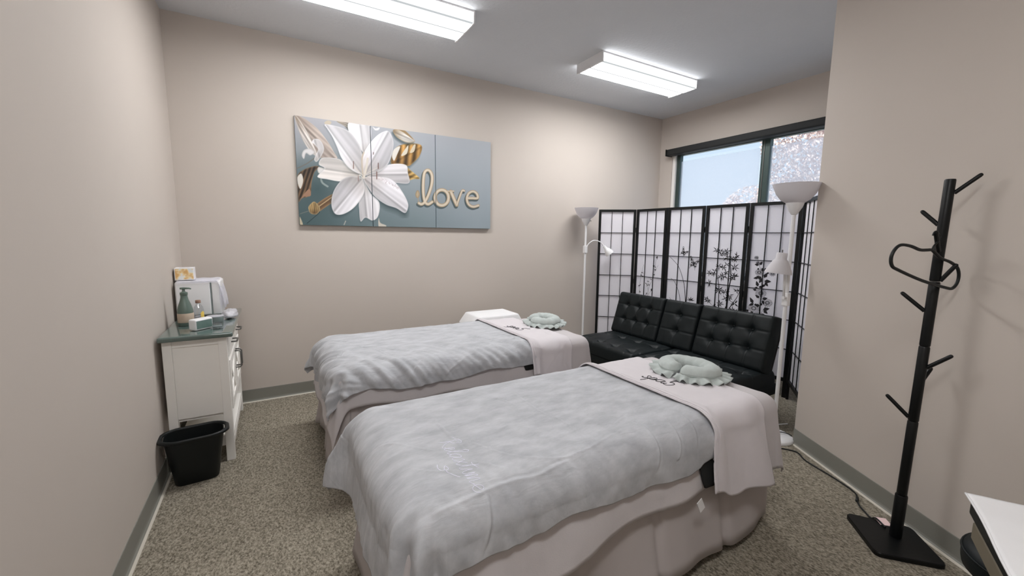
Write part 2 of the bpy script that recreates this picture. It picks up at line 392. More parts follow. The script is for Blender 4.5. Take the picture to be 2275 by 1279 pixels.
# ------------------------------------------------------------------ ceiling lights
def light(label, x0, x1, y0=2.895, y1=3.245, lens='lens'):
    c = ((x0+x1)/2, (y0+y1)/2)
    t = thing('ceiling_light', label, 'ceiling light', (c[0], c[1], 2.945), 0, 'fluorescent ceiling fixtures')
    obj('housing', MB().box((x0+.02, y0+.03, 3.0), (x1-.02, y1-.03, 3.03), .003), M['white_metal'], t)
    # wraparound lens: rounded trough section
    prof = [(-.165, .08), (-.172, .045), (-.172, .018), (-.155, .003), (0, 0), (.155, .003), (.172, .018), (.172, .045), (.165, .08)]
    v = [(x, c[1]+a, 2.945+b) for x in (x0+.014, x1-.014) for a, b in prof]; n = len(prof)
    le = obj('lens', MB().add(v, [(i, i+1, n+i+1, n+i) for i in range(n-1)]), M[lens], t, smooth=False)
    for xa, xb in ((x0, x0+.014), (x1-.014, x1)):
        obj('end_cap', MB().box((xa, y0-.002, 2.942), (xb, y1+.002, 3.03), .004), M['white_plastic'], t)
    for ya, yb in ((y0+.001, y0+.008), (y1-.008, y1-.001)):
        obj('edge_rail', MB().box((x0, ya, 3.018), (x1, yb, 3.03)), M['white_metal'], t)
    return t
light('fluorescent wraparound ceiling light above the white cabinet side, cut by the photo top', .075, 1.36)
light('fluorescent wraparound ceiling light in front of the window wall, shown whole', 2.57, 3.85)
light('fluorescent wraparound ceiling light at the entrance end of the room, outside the photo', -.52, .765, -.16, .19, 'lens_entry')
# ------------------------------------------------------------------ massage tables and their linen
CREASES = [[(0.532, 1.592), (0.541, 1.38), (0.551, 1.259)], [(0.523, 1.288), (0.678, 1.32), (0.954, 1.389)], [(0.964, 1.642), (0.959, 1.397), (0.983, 1.269), (0.978, 1.123)],
 [(1.24, 1.22), (1.25, 1.10), (1.24, 1.00), (1.21, .92)], [(0.33, 1.02), (0.45, 1.03), (0.60, 1.04), (0.72, 1.03), (.95, 1.07)], [(0.539, 1.175), (0.572, 1.139), (0.617, 1.09)], [(0.354, 1.22), (0.416, 1.169), (0.472, 1.149)],
 [(0.599, 1.246), (0.652, 1.216), (0.732, 1.193)], [(0.235, 1.476), (0.319, 1.443), (0.395, 1.359), (0.458, 1.284)], [(0.521, 1.03), (0.508, 0.95), (0.492, 0.89)], [(1.139, 1.14), (1.2, 1.168), (1.275, 1.193)],
 [(0.57, 1.437), (0.626, 1.431), (0.699, 1.472)], [(1.38, 1.08), (1.36, .99), (1.33, .93)], [(1.46, 1.12), (1.47, 1.03), (1.45, .95)], [(0.587, 1.309), (0.69, 1.12), (0.863, 1.06), (1.14, 1.10)], [(1.1, 1.55), (1.25, 1.45), (1.42, 1.42)], [(.75, 1.7), (.86, 1.6), (.9, 1.5)]]
CREASES2 = [[(.55, 2.75), (.75, 2.55), (.86, 2.40)], [(1.05, 2.85), (1.2, 2.62), (1.30, 2.42)], [(1.22, 2.80), (1.33, 2.60), (1.40, 2.45)], [(.42, 2.9), (.55, 2.70), (.60, 2.52)], [(.30, 2.62), (.42, 2.75), (.6, 2.85)], [(.30, 2.82), (.45, 2.92), (.62, 2.96)], [(1.45, 2.72), (1.50, 2.58), (1.48, 2.46)],
 [(.8, 2.8), (.95, 2.6), (1.05, 2.45)], [(.33, 3.0), (.5, 3.03), (.62, 3.0)]]
def crease_field(lines):
    segs = []
    for l in lines:
        P = [Vector((p.x, p.y)) for p in spline(l, 5)]
        for i in range(len(P)-1): segs.append((P[i], P[i+1], math.sin(PI*(i+.5)/(len(P)-1))**.6))
    cells = {}
    for s_ in segs:
        a, b, _ = s_
        for i in range(int(min(a.x, b.x)//.05)-1, int(max(a.x, b.x)//.05)+2):
            for j in range(int(min(a.y, b.y)//.05)-1, int(max(a.y, b.y)//.05)+2): cells.setdefault((i, j), []).append(s_)
    def f(u, v):
        best = 9; val = 0
        for a, b, wt in cells.get((int(u//.05), int(v//.05)), ()):
            d = b-a; t = max(0, min(1, ((u-a.x)*d.x+(v-a.y)*d.y)/d.length_squared)); x, y = u-a.x-d.x*t, v-a.y-d.y*t; ds = math.hypot(x, y)
            if ds < best:
                best = ds; s_ = ds*(1 if d.x*y-d.y*x > 0 else -1)
                val = wt*(math.exp(-(s_/.0055)**2)-.7*math.exp(-((s_-.010)/.008)**2)+.25*math.exp(-(s_/.03)**2))
        return val
    return f
class Drape:
    """cloth laid over a rounded table top: pos(u, v) maps flat cloth coordinates to the surface"""
    def __init__(s, x0, x1, y0, y1, z, off, r=.055, flare=.06, seed=0.0, fine=.003, fold=.0, near=None, left=None, corner=.025, ridge=.004, bulge=0.0):
        s.b = (x0, x1, y0, y1); s.z = z; s.off = off; s.r = r; s.fl = flare; s.seed = seed
        s.fine = fine; s.fold = fold; s.near = near; s.left = left; s.corner = corner; s.ridge = ridge; s.bulge = bulge; s.cr = None; s.cr_amp = .0045; s.kick = 0; s.floor = -.006 if off < .03 else -.010
    def flat(s, drop):       # flat length past the inset rectangle that reaches a given drop below the top
        R = s.r+s.off; L = R*PI/2
        return L + max(0, drop-R)
    def ext(s, side, drop):
        x0, x1, y0, y1 = s.b; r = s.r; d = s.flat(drop)
        return {'x0': x0+r-d, 'x1': x1-r+d, 'y0': y0+r-d, 'y1': y1-r+d}[side]
    def pos(s, u, v, lift=0.0):
        x0, x1, y0, y1 = s.b; r = s.r; R = r+s.off
        cx = min(max(u, x0+r), x1-r); cy_ = min(max(v, y0+r), y1-r)
        ex, ey = u-cx, v-cy_; d = math.hypot(ex, ey); L = R*PI/2
        if d < 1e-7: p = Vector((u, v, s.z+s.off)); n = Vector((0, 0, 1)); drop = 0; h = Vector((0, 0, 0))
        else:
            h = Vector((ex/d, ey/d, 0))
            if d < L:
                a = d/R; p = Vector((cx, cy_, s.z-r+R*math.cos(a)))+h*(R*math.sin(a)); n = h*math.sin(a)+Vector((0, 0, math.cos(a))); drop = R-R*math.cos(a)
            else:
                k = d-L; p = Vector((cx, cy_, s.z-r-k))+h*(R+s.fl*k); n = (h+Vector((0, 0, s.fl))).normalized(); drop = R+k
        q = Vector((u+s.seed, v*1.0+s.seed*.7, s.seed))
        a = s.fine*noise.noise(q*8) + s.fine*.5*noise.noise(q*19)
        # faint long creases and soft folds that run down to the near hem and over the foot end
        wp = Vector((noise.noise(q*2.1), noise.noise(q*2.1+Vector((7, 3, 1))), 0))*.12
        w1 = noise.noise(Vector(((u+wp.x)*2.4+(v+wp.y)*2.6, (v+wp.y)*8-(u+wp.x)*6, s.seed)))
        a += s.ridge*(max(0, 1-abs(w1)*10)**2-.6*max(0, 1-abs(w1+.10)*12)**2)*sstep(-.1, .35, noise.noise(q*1.7+Vector((3, 9, 2))))
        if s.cr: a += s.cr_amp*s.cr(u, v)
        if s.fold:
            mN = sstep(y0+.42, y0-.02, v); mL = sstep(x0+.34, x0-.05, u)
            uu, vv = u+wp.x*.8, v+wp.y*.8
            s1 = uu*.86+vv*.51; t1 = -uu*.51+vv*.86
            f1 = noise.noise(Vector((s1*13, t1*1.5, s.seed+3)))+.5*noise.noise(Vector((s1*27, t1*3, s.seed+8)))
            s2 = vv*.92+uu*.3; t2 = uu
            f2 = noise.noise(Vector((s2*16, t2*2, s.seed+5)))+.4*noise.noise(Vector((s2*34, t2*3, s.seed+2)))
            a += s.fold*(mN*f1*(1-mL*.6)+mL*f2*.9)
        if abs(ex) > 1e-6 and abs(ey) > 1e-6:
            th = math.atan2(abs(ey), abs(ex)); cw = math.sin(2*th)
            a += s.corner*cw*sstep(.05, .3, d)*math.sin(th*9+s.seed)
        elif drop > 0.02:
            t_ = u if abs(ey) > abs(ex) else v
            a += .008*sstep(.05, .35, drop)*math.sin(t_*13+s.seed*3+noise.noise(q*2)*2)
        if s.kick and ex < 0 and ey > 0:
            kk = s.kick*math.sin(2*math.atan2(ey, -ex))*sstep(.10, .36, d); p = p + h*kk + Vector((0, 0, .35*kk))
        if s.bulge and drop > 0:
            a += s.bulge*math.sin(min(1, drop/.2)*PI)
        a = max(a, s.floor)
        return p + n*(a+lift)
    def sheet(s, u0, u1, v0, v1, nu, nv, hem=None, left=None):
        def fn(a, b):
            u = u0+(u1-u0)*a; v = v0+(v1-v0)*b
            if hem: v = (v0+hem(u)*(1-b)) + (v1-v0)*b
            if left: u = (u0+left(v)*(1-a)) + (u1-u0)*a
            return s.pos(u, v)
        return MB().grid(fn, nu, nv)
def solid(o, t, off=-1.0):
    md = o.modifiers.new('thickness', 'SOLIDIFY'); md.thickness = t; md.offset = off; return o

def skirt(x0, x1, y0, y1, zt, zb, off, seed):
    r = .06; segs = []
    # perimeter of the rounded rectangle, walked by arc length
    def per(s_):
        a, b = x1-x0-2*r, y1-y0-2*r; q = r*PI/2; tot = 2*(a+b)+4*q; s_ = s_ % tot
        for L, st, d in ((a, (x0+r, y0), (1, 0)), (b, (x1, y0+r), (0, 1)), (a, (x1-r, y1), (-1, 0)), (b, (x0, y1-r), (0, -1))):
            if s_ <= L: return Vector((st[0]+d[0]*s_, st[1]+d[1]*s_, 0)), Vector((d[1], -d[0], 0))
            s_ -= L
            if s_ <= q:
                n0 = Vector((d[1], -d[0], 0)); e = Vector((st[0]+d[0]*L, st[1]+d[1]*L, 0)); c = e-n0*r; an = s_/r
                n1 = n0*math.cos(an)+Vector((d[0], d[1], 0))*math.sin(an); return c+n1*r, n1
            s_ -= q
    tot = 2*(x1-x0-2*r+y1-y0-2*r)+4*r*PI/2
    N = 420; K = 12; pl = 12
    def fn(a, b):
        p, n = per(a*tot); t = b; h = zt+(zb-zt)*t
        ph = (a*pl+.37) % 1.0; pleat = -.020*math.exp(-((ph-.5)/.05)**2)*min(1, .35+t)
        wave = (.020*math.sin(a*tot*5.2+seed)+.016*math.sin(a*tot*11+seed*2)+.012*noise.noise(Vector((a*30, seed, 0))))*t**2.6
        z_ = h + t*.012*math.sin(a*tot*6+seed) 
        q = p+n*(off+.075*max(0, t-.45)**1.2+wave+pleat+.002*noise.noise(Vector((a*60, t*5, seed)))); q.z = z_
        return q
    return MB().grid(fn, N, K)

def stroke(mb, D, pts, r, lift=.001, n=6, k=8):
    P = [D.pos(p.x, p.y, lift) for p in spline(pts, k)]
    mb.tube(P, r, n)

# letters as strokes in an em box (x to the right, y up, x-height 1)
SCRIPT = {
 's': [[(.78, .80), (.70, .98), (.48, 1.02), (.34, .84), (.46, .60), (.62, .36), (.56, .08), (.30, -.03), (.06, .06), (.05, .22), (.16, .24)]],
 'p': [[(0, .1), (.25, .55), (.42, .95), (.2, .1), (-.08, -.95), (-.02, -1.05)], [(.3, .55), (.6, .98), (.85, .8), (.75, .3), (.45, .02), (.3, .2)], [(.6, .0), (.9, .2), (1.1, .5)]],
 'a': [[(.85, .85), (.55, 1.0), (.15, .7), (.08, .2), (.3, .0), (.6, .25), (.85, .9)], [(.87, .95), (.75, .3), (.85, .02), (1.05, .1), (1.3, .5)]],
 '5': [[(1.05, 2.05), (.85, 1.92), (.35, 1.95), (.15, 1.1), (.45, 1.2), (.85, .95), (.85, .4), (.5, -.05), (.05, .0), (-.05, .25)], [(.85, 1.93), (1.25, 2.1), (1.4, 2.0)]],
 'R': [[(.3, 0), (.5, 1.0), (.62, 2.0)], [(.0, 1.5), (.3, 2.0), (.9, 2.15), (1.2, 1.75), (.9, 1.2), (.45, 1.05)], [(.55, 1.05), (.9, .4), (1.35, 0), (1.6, .2)]],
 'e': [[(0, .2), (.4, .45), (.68, .8), (.5, 1.0), (.25, .75), (.22, .25), (.45, .0), (.8, .25), (.95, .45)]],
 'l': [[(0, .2), (.35, .8), (.62, 1.8), (.45, 2.1), (.3, 1.6), (.25, .3), (.42, 0), (.75, .35)]],
 'x': [[(0, .75), (.25, 1.0), (.45, .5), (.65, 0), (.95, .3)], [(.85, 1.0), (.45, .5), (.05, 0)]],
 't': [[(.1, .3), (.45, 1.0), (.6, 1.8), (.4, .5), (.48, .0), (.8, .3)], [(.05, 1.35), (.5, 1.32), (1.0, 1.5)]],
 'i': [[(0, .3), (.3, 1.0), (.25, .25), (.4, 0), (.7, .35)], [(.4, 1.45), (.44, 1.5)]],
 'm': [[(0, .4), (.2, 1.0), (.18, .0), (.4, .8), (.62, 1.0), (.62, .0), (.85, .8), (1.08, 1.0), (1.06, .25), (1.2, 0), (1.5, .35)]],
}
ADV = {'s': .78, 'p': 1.05, 'a': 1.15, '5': 1.3, 'R': 1.45, 'e': .82, 'l': .66, 'x': .88, 't': .78, 'i': .62, 'm': 1.4}
def script(D, text, o, dx, dy, size, r, lift):
    """strokes laid on the cloth D: o start, dx reading direction, dy up direction, in flat cloth coordinates"""
    mb = MB(); x = 0.0; dx = Vector(dx); dy = Vector(dy)
    for ch in text:
        for st in SCRIPT[ch]:
            pts = []
            for a, b in st:
                q = Vector(o) + dx*((x+a)*size) + dy*(b*size); pts.append((q.x, q.y))
            stroke(mb, D, pts, r, lift, 5, 6)
        x += ADV[ch]
    return mb

def ring_pillow(name, label, c, rz, gap, group):
    t = thing(name, label, 'pillow', c, rz, group)
    ax, ay, tr = .086, .122, .050
    g = gap
    N, K = 72, 16
    def fn(a, b):
        an = PI + g + (2*PI-2*g)*a; ph = 2*PI*b
        end = min(1, math.sqrt(max(0, min(a, 1-a))/.03)) if g > 0 else 1
        pk = 1+.05*noise.noise(Vector((a*9, math.cos(ph)*1.5, c[0])))+.035*math.sin(a*70)*max(0, math.cos(ph+PI))
        rr = tr*max(.02, end)*pk
        ca = Vector((math.cos(an)*ax, math.sin(an)*ay, 0)); n = Vector((math.cos(an), math.sin(an)*.95, 0)).normalized()
        z = .039+math.sin(ph)*rr*.74+.0035*noise.noise(Vector((a*26, b*5, c[0])))*max(0, math.sin(ph)+.3)
        p = ca + n*math.cos(ph)*rr; p.z = max(.004, z); return p
    obj('cushion', MB().grid(fn, N, K), M['sage'], t, smooth=True, local=True)
    def rf(a, b):
        an = PI + g*1.0 + (2*PI-2*g*1.0)*a
        n = Vector((math.cos(an), math.sin(an)*.95, 0)).normalized()
        wv = math.sin(a*2*PI*21+2*math.sin(a*17))*b
        R = Vector((math.cos(an)*(ax+tr*.86), math.sin(an)*(ay+tr*.86), 0))
        p = R + n*(b*.05+.010*wv); p.z = .030-.020*b+.013*wv+.004*math.sin(a*60)
        p.z = max(.003, p.z); return p
    solid(obj('ruffle', MB().grid(rf, 260, 5), M['sage'], t, smooth=True, local=True), .002, 0)
    def seam(a): 
        an = PI+g+(2*PI-2*g)*a; return Vector((math.cos(an)*(ax+tr*.9), math.sin(an)*(ay+tr*.9), .031))
    obj('piping', MB().tube([seam(i/90) for i in range(91)], .0035, 6), M['sage'], t, smooth=True, local=True)
    return t

def bed(x0, x1, y0, y1, z, seed, cfg):
    which = cfg['which']
    # the padded table itself, hidden under its linen
    t = thing('massage_table', cfg['table'], 'massage table', ((x0+x1)/2, (y0+y1)/2, 0), 0, 'massage tables')
    obj('pad', MB().box((x0+.01, y0+.01, z-.085), (x1-.01, y1-.01, z-.004), .035, 3), M['black_leather'], t, smooth=True, sharp=60)
    obj('frame', MB().box((x0+.04, y0+.04, z-.16), (x1-.04, y1-.04, z-.086), .006), M['wood'], t)
    for a in (x0+.10, x1-.10):
        for b in (y0+.08, y1-.08):
            obj('leg', MB().box((a-.022, b-.018, 0), (a+.022, b+.018, z-.161), .004), M['wood'], t)
    # pleated skirt on an elastic band
    sk = obj('bed_skirt', skirt(x0, x1, y0, y1, z-.02, .055, .010, seed), M['mauve_skirt'], smooth=True)
    solid(sk, .002, 0); tag(sk, cfg['skirt'], 'bed skirt', 'mauve skirts around the massage tables')
    # top sheet
    S = Drape(x0, x1, y0, y1, z, .020, seed=seed+1, fine=.003, ridge=.003, flare=.15, corner=.006)
    v0 = S.ext('y0', cfg['sheet_near']); v1 = S.ext('y1', .22); u0 = S.ext('x0', .32); u1 = S.ext('x1', .20)
    sh = obj('bed_sheet', S.sheet(u0, u1, v0, v1, 150, 80, hem=lambda u: .03*math.sin(u*4+seed)+.018*math.sin(u*9.5+seed*2)), M['mauve'], smooth=True)
    solid(sh, .0025, 0); tag(sh, cfg['sheet'], 'sheet', 'mauve sheets on the massage tables')
    tg = cfg['tag']; P = S.pos(tg[0], v0+.005, .006)
    obj('care_tag', MB().box((P.x-.016, P.y-.016, P.z-.052), (P.x+.016, P.y-.014, P.z+.004), rot=Matrix.Rotation(-.5, 3, 'Y'), about=P), M['white_cloth'], sh)
    # thin black layer between sheet and duvet, filling the gap at the towel
    B = Drape(x0, x1, y0, y1, z, .027, seed=seed+2, fine=.002, ridge=.001, flare=.17, corner=.02)
    bl = obj('underlayer', B.sheet(x0+.15, cfg['seam']+.012, y0+.07, y1-.07, 120, 60, hem=lambda u: (B.ext('y0', cfg['bl_drop'])-y0-.07)*sstep(cfg['seam']-.13, cfg['seam']-.07, u)), M['black_fabric'], smooth=True)
    solid(bl, .004, 0); tag(bl, cfg['underlayer'], 'underlayer', 'dark layers under the duvets')
    # duvet
    D = Drape(x0, x1, y0, y1, z, .044, seed=seed+3, fine=.004, ridge=cfg['ridge'], fold=cfg['fold'], flare=.14, corner=.035, r=.075, bulge=.012)
    D.cr = crease_field(CREASES if which == 1 else CREASES2); D.kick = cfg['kick']
    v0 = D.ext('y0', cfg['duvet_near']); v1 = D.ext('y1', .20); u0 = D.ext('x0', cfg['duvet_left']); u1 = cfg['seam']
    du = obj('duvet', D.sheet(u0, u1, v0, v1, 400, 290, hem=lambda u: .012*math.sin(u*7+seed)+.008*math.sin(u*17)), M['duvet'], smooth=True)
    solid(du, .014, -1); tag(du, cfg['duvet'], 'duvet', 'grey duvets on the massage tables')
    if cfg.get('words'):
        obj('embroidery', script(D, 'Relaxtime', (.485, 1.355, 0), (.0, -1, 0), (1, 0, 0), .037, .0011, .0005), M['thread'], du, smooth=True)
        obj('scroll', (lambda mb: (stroke(mb, D, [(.43, 1.205), (.425, 1.185), (.438, 1.165), (.455, 1.17), (.45, 1.19), (.44, 1.16), (.455, 1.13), (.47, 1.11)], .0011, .0005), mb)[1])(MB()), M['thread'], du, smooth=True)
    # hem tube along the duvet's edge at the towel end
    obj('hem', MB().tube([D.pos(u1-.001, v0+(v1-v0)*k/70, -.006) for k in range(71)], .008, 8), M['duvet'], du, smooth=True)
    # towel laid across the head end
    T = Drape(x0, x1, y0, y1, z, .056, seed=seed+5, fine=.0025, ridge=.0025, flare=.20, corner=.02, fold=0)
    def topoff(u): return 0
    a0, a1 = cfg['seam']-.02, cfg['towel_end']
    tv0 = T.ext('y0', cfg['towel_near']); tv1 = T.ext('y1', .25)
    E_ = Drape(x0, x1, y0, y1, z, .037, seed=seed+5, fine=.0025, ridge=.0025, flare=.20, corner=.02)
    def tpos(u, v, lift=0.0):
        k = sstep(a0+.03, a0+.10, u); p = T.pos(u, v, lift); q = E_.pos(u, v, lift)
        r_ = p.lerp(q, k)
        m_ = sstep(y0+.1, y0-.1, v); r_.y -= m_*.010*math.sin(u*26+v*9+seed)
        return r_
    class TP: pass
    tp = TP(); tp.pos = tpos
    slant = cfg['slant']
    def tg_(a, b):
        v = tv0+(tv1-tv0)*b; u = a0+(a1-a0)*a
        dn = max(0, y0-v)
        return tpos(u + slant*dn, v + .06*cfg['lean']*(a)*(1-b)**6*-1)
    to = obj('towel', MB().grid(tg_, 46, 170), M['mauve_towel'], smooth=True)
    solid(to, .004, 0); tag(to, cfg['towel'], 'towel', 'towels across the massage tables')
    for d_ in (.006, .022):
        obj('hem_stitch', MB().tube([tpos(a0+d_+slant*max(0, y0-(tv0+(tv1-tv0)*k/90)), tv0+.002+(tv1-tv0-.004)*k/90, .0035) for k in range(91)], .0018, 5), M['mauve_towel'], to, smooth=True)
    o = cfg['text']
    obj('lettering', script(tp, 'spa5', o, (0.10, -1, 0), (1, 0.1, 0), .045, .0019, .003), M['ink'], to, smooth=True)
    c = cfg['pillow']
    ring_pillow('face_pillow', cfg['pillow_label'], (c[0], c[1], z+.0365), cfg['pillow_rz'], cfg['gap'], 'ruffled sage face pillows')

bed(.30, 2.14, 1.035, 1.83, .645, 2.0, dict(which=1, bl_drop=.27, seam=1.575, towel_end=1.98, sheet_near=.30, duvet_near=.185, duvet_left=.34, towel_near=.32, slant=-.05, lean=.8,
    fold=.009, ridge=.0015, kick=.11, words=True, tag=(1.45,), text=(1.70, 1.515, 0), pillow=(1.975, 1.425), pillow_rz=.10, gap=.045,
    table='long padded massage table nearest the camera, under the embroidered grey duvet',
    skirt='mauve pleated skirt hanging round the massage table nearest the camera',
    sheet='mauve sheet hanging under the embroidered duvet, white care tag at its hem',
    underlayer='black cloth edge showing beside the towel on the table nearest the camera',
    duvet='smooth grey velvet duvet with silver cursive embroidery, on the nearest table',
    towel='pale mauve towel reading spa5 across the nearest table, long draped corner',
    pillow_label='sage velvet horseshoe face pillow with open gap and ruffle, on the nearest table'))
bed(.28, 2.09, 2.39, 3.27, .65, 5.3, dict(which=2, bl_drop=.17, seam=1.56, towel_end=1.90, sheet_near=.235, duvet_near=.150, duvet_left=.21, towel_near=.225, slant=-.05, lean=.3,
    fold=.030, kick=.06, ridge=.002, words=False, tag=(1.40,), text=(1.66, 2.93, 0), pillow=(2.0, 2.87), pillow_rz=-.35, gap=.07,
    table='long padded massage table beside the back wall, under the deeply folded grey duvet',
    skirt='mauve pleated skirt hanging round the massage table by the back wall',
    sheet='mauve sheet with uneven hem under the folded duvet by the back wall',
    underlayer='black cloth edge showing beside the towel on the table by the back wall',
    duvet='grey velvet duvet with deep diagonal folds, on the table by the back wall',
    towel='pale mauve spa5 towel with pale border on the table by the back wall',
    pillow_label='closed sage ring face pillow with ruffle, on the table by the back wall'))

# white padded stool between the far table and the back wall
t = thing('padded_stool', 'white padded stool with sloping sides between folded duvet and back wall', 'stool', (1.86, 3.62, 0))
def wedge(lo, hi, zt, ins):
    v = [(lo[0], lo[1], lo[2]), (hi[0], lo[1], lo[2]), (hi[0], hi[1], lo[2]), (lo[0], hi[1], lo[2]),
         (lo[0]+ins, lo[1]+ins*.6, zt), (hi[0]-ins*.8, lo[1]+ins*.6, zt), (hi[0]-ins*.8, hi[1]-ins*.6, zt), (lo[0]+ins, hi[1]-ins*.6, zt)]
    return MB().add(v, [(0, 3, 2, 1), (4, 5, 6, 7), (0, 1, 5, 4), (1, 2, 6, 5), (2, 3, 7, 6), (3, 0, 4, 7)])
cu = obj('cushion', wedge((1.60, 3.42, .56), (2.15, 3.82, .56), .672, .065), M['white_cloth'], t, smooth=True, sharp=60)
bv = cu.modifiers.new('bevel', 'BEVEL'); bv.width = .015; bv.segments = 3
obj('seat_board', MB().box((1.61, 3.43, .53), (2.14, 3.81, .559), .004), M['white_paint'], t)
for a in (1.65, 2.10):
    for b in (3.47, 3.77): obj('leg', MB().box((a-.02, b-.02, 0), (a+.02, b+.02, .529), .004), M['white_paint'], t)

# ------------------------------------------------------------------ wall art: three canvases of one picture
CX0, CX1, CZ0, CZ1 = .2265, 2.070, 1.508, 2.411
HS = [((100, 75), (0, 1)), ((2020, 338), (3, 1)), ((2018, 1183), (3, 0)), ((150, 1155), (0, 0))]
A = []; bb = []
for (x, y), (u, v) in HS:
    A.append([x, y, 1, 0, 0, 0, -u*x, -u*y]); bb.append(u); A.append([0, 0, 0, x, y, 1, -v*x, -v*y]); bb.append(v)
Hm = np.append(np.linalg.solve(np.array(A, float), np.array(bb, float)), 1).reshape(3, 3); Hi = np.linalg.inv(Hm)
def art(U, V):
    """the printed picture: U 0..3 across, V 0..1 up; works on the sheet's own drawing coordinates"""
    q = Hi @ np.stack([U, V, np.ones_like(U)]); X, Y = q[0]/q[2], q[1]/q[2]
    lerp = lambda a, b, t: a+(b-a)*np.clip(t, 0, 1)[..., None]
    c = lambda *a: np.array(a, float)
    t1 = np.clip((X-150)/1700, 0, 1); t2 = np.clip((Y-120)/1000, 0, 1)
    img = lerp(lerp(c(178, 178, 186)[None], c(198, 202, 211)[None], t1), lerp(c(80, 106, 110)[None], c(164, 179, 188)[None], t1), t2)
    d = np.clip(1-np.hypot((X-330)/420, (Y-800)/420), 0, 1); img = lerp(img, c(66, 92, 96)[None], d*.9)
    rs_ = np.random.RandomState(3)
    def inside(pts, closed=True):
        P = np.array([[p.x, p.y] for p in spline(pts, 7, closed)])
        x0, y0 = P.min(0)-12; x1, y1 = P.max(0)+12
        ix = np.where((X > x0) & (X < x1) & (Y > y0) & (Y < y1))[0]
        if len(ix) == 0: return ix, None, None
        px, py = X[ix], Y[ix]; dist = np.full(len(ix), 1e9); ins = np.zeros(len(ix), bool)
        Q = np.roll(P, -1, 0) if closed else P[1:]
        for (ax_, ay_), (bx_, by_) in zip(P if closed else P[:-1], Q):
            vx, vy = bx_-ax_, by_-ay_; L = vx*vx+vy*vy+1e-9
            tt_ = np.clip(((px-ax_)*vx+(py-ay_)*vy)/L, 0, 1)
            dist = np.minimum(dist, np.hypot(px-ax_-tt_*vx, py-ay_-tt_*vy))
            if closed:
                cnd = (ay_ > py) != (by_ > py)
                ins ^= cnd & (px < vx*(py-ay_)/(by_-ay_+1e-12)+ax_)
        return ix, dist, ins
    def shape(pts, col, shade=None, edge=None, veins=None, base=None, aa=4.0):
        nonlocal img
        ix, dist, ins = inside(pts)
        if dist is None: return
        sd = np.where(ins, dist, -dist); al = np.clip(.5+sd/aa, 0, 1)[:, None]
        k = np.tile(np.array(col, float), (len(ix), 1)); px, py = X[ix], Y[ix]
        if base is not None:
            (bx_, by_), (tx, ty) = base; L = math.hypot(tx-bx_, ty-by_); ux, uy = (tx-bx_)/L, (ty-by_)/L
            s_ = ((px-bx_)*ux+(py-by_)*uy)/L; w_ = (-(px-bx_)*uy+(py-by_)*ux)
            if shade is not None:
                k = lerp(np.tile(np.array(shade, float), (len(ix), 1)), k, np.clip(s_*1.9+.1, 0, 1))
            k *= (1-.20*np.clip(1-np.abs(w_-6)/16, 0, 1)+.08*np.clip(1-np.abs(w_+12)/14, 0, 1))[:, None]
            if veins: k *= (1+veins[0]*np.sin((w_*veins[1]+np.abs(s_)*veins[2])))[:, None]
            k *= (1-.14*np.clip(w_/100, -1, 1))[:, None]
        if edge is not None:
            k = lerp(k, np.array(edge, float)[None], np.clip(1-dist/14, 0, 1)*.6)
        img[ix] = img[ix]*(1-al)+k*al
    def shadow(pts, dx, dy, s_, a_):
        nonlocal img
        ix, dist, ins = inside([(x+dx, y+dy) for x, y in pts])
        if dist is None: return
        al = np.clip(.5+np.where(ins, dist, -dist)/s_, 0, 1)[:, None]*a_
        img[ix] = img[ix]*(1-al)+np.array([46, 66, 70.])*al
    def line(pts, wd, col, rim=None):
        nonlocal img
        ix, dist, ins = inside(pts, False)
        P = np.array([[p.x, p.y] for p in spline(pts, 7, False)])
        px, py = X, Y; dist = np.full(X.shape, 1e9)
        for a_, b_ in zip(P[:-1], P[1:]):
            v = b_-a_; tt_ = np.clip(((px-a_[0])*v[0]+(py-a_[1])*v[1])/(v@v+1e-9), 0, 1)
            dist = np.minimum(dist, np.hypot(px-a_[0]-tt_*v[0], py-a_[1]-tt_*v[1]))
        al = np.clip((wd/2-dist)/3+.5, 0, 1)[:, None]
        k = np.tile(np.array(col, float), (len(X), 1))
        if rim is not None: k = lerp(k, np.array(rim, float)[None], np.clip(dist/(wd/2), 0, 1)**2)
        img = img*(1-al)+k*al
    W_ = (226, 224, 228); G_ = (150, 116, 66)
    # leaves behind
    shape([(110, 80), (200, 105), (330, 205), (430, 330), (490, 430), (525, 500), (430, 500), (350, 490), (240, 400), (170, 280)], (186, 170, 160), (150, 132, 120), (214, 204, 196), (.08, .16, 9), ((120, 90), (500, 490)))
    shape([(105, 85), (150, 110), (240, 260), (330, 470), (260, 430), (185, 300)], (216, 206, 200), (150, 128, 108), (240, 236, 232), (.12, .22, 7), ((115, 95), (310, 450)))
    shape([(400, 150), (440, 128), (470, 150), (430, 185)], (206, 192, 170)); shape([(520, 135), (640, 150), (640, 225), (600, 185)], (150, 140, 128), (190, 176, 150), None, (.12, .3, 6), ((520, 140), (640, 210)))
    shape([(130, 690), (190, 615), (290, 578), (345, 582), (300, 640), (272, 740), (258, 860), (170, 895), (138, 920)], (96, 74, 54), (60, 50, 44), (176, 140, 100), (.45, .16, 12), ((330, 590), (150, 900)))
    shape([(130, 700), (170, 650), (190, 720), (160, 800)], (232, 226, 216)); shape([(150, 930), (190, 860), (250, 800), (262, 868), (190, 880)], (176, 132, 104))
    line([(128, 600), (230, 550), (310, 490), (350, 450)], 10, (120, 116, 110))
    shape([(300, 310), (355, 318), (392, 380), (388, 440), (330, 530), (300, 512), (318, 460), (338, 410), (300, 360), (275, 345)], (222, 218, 220), (180, 174, 172), (240, 238, 240), None, ((350, 500), (300, 320)))
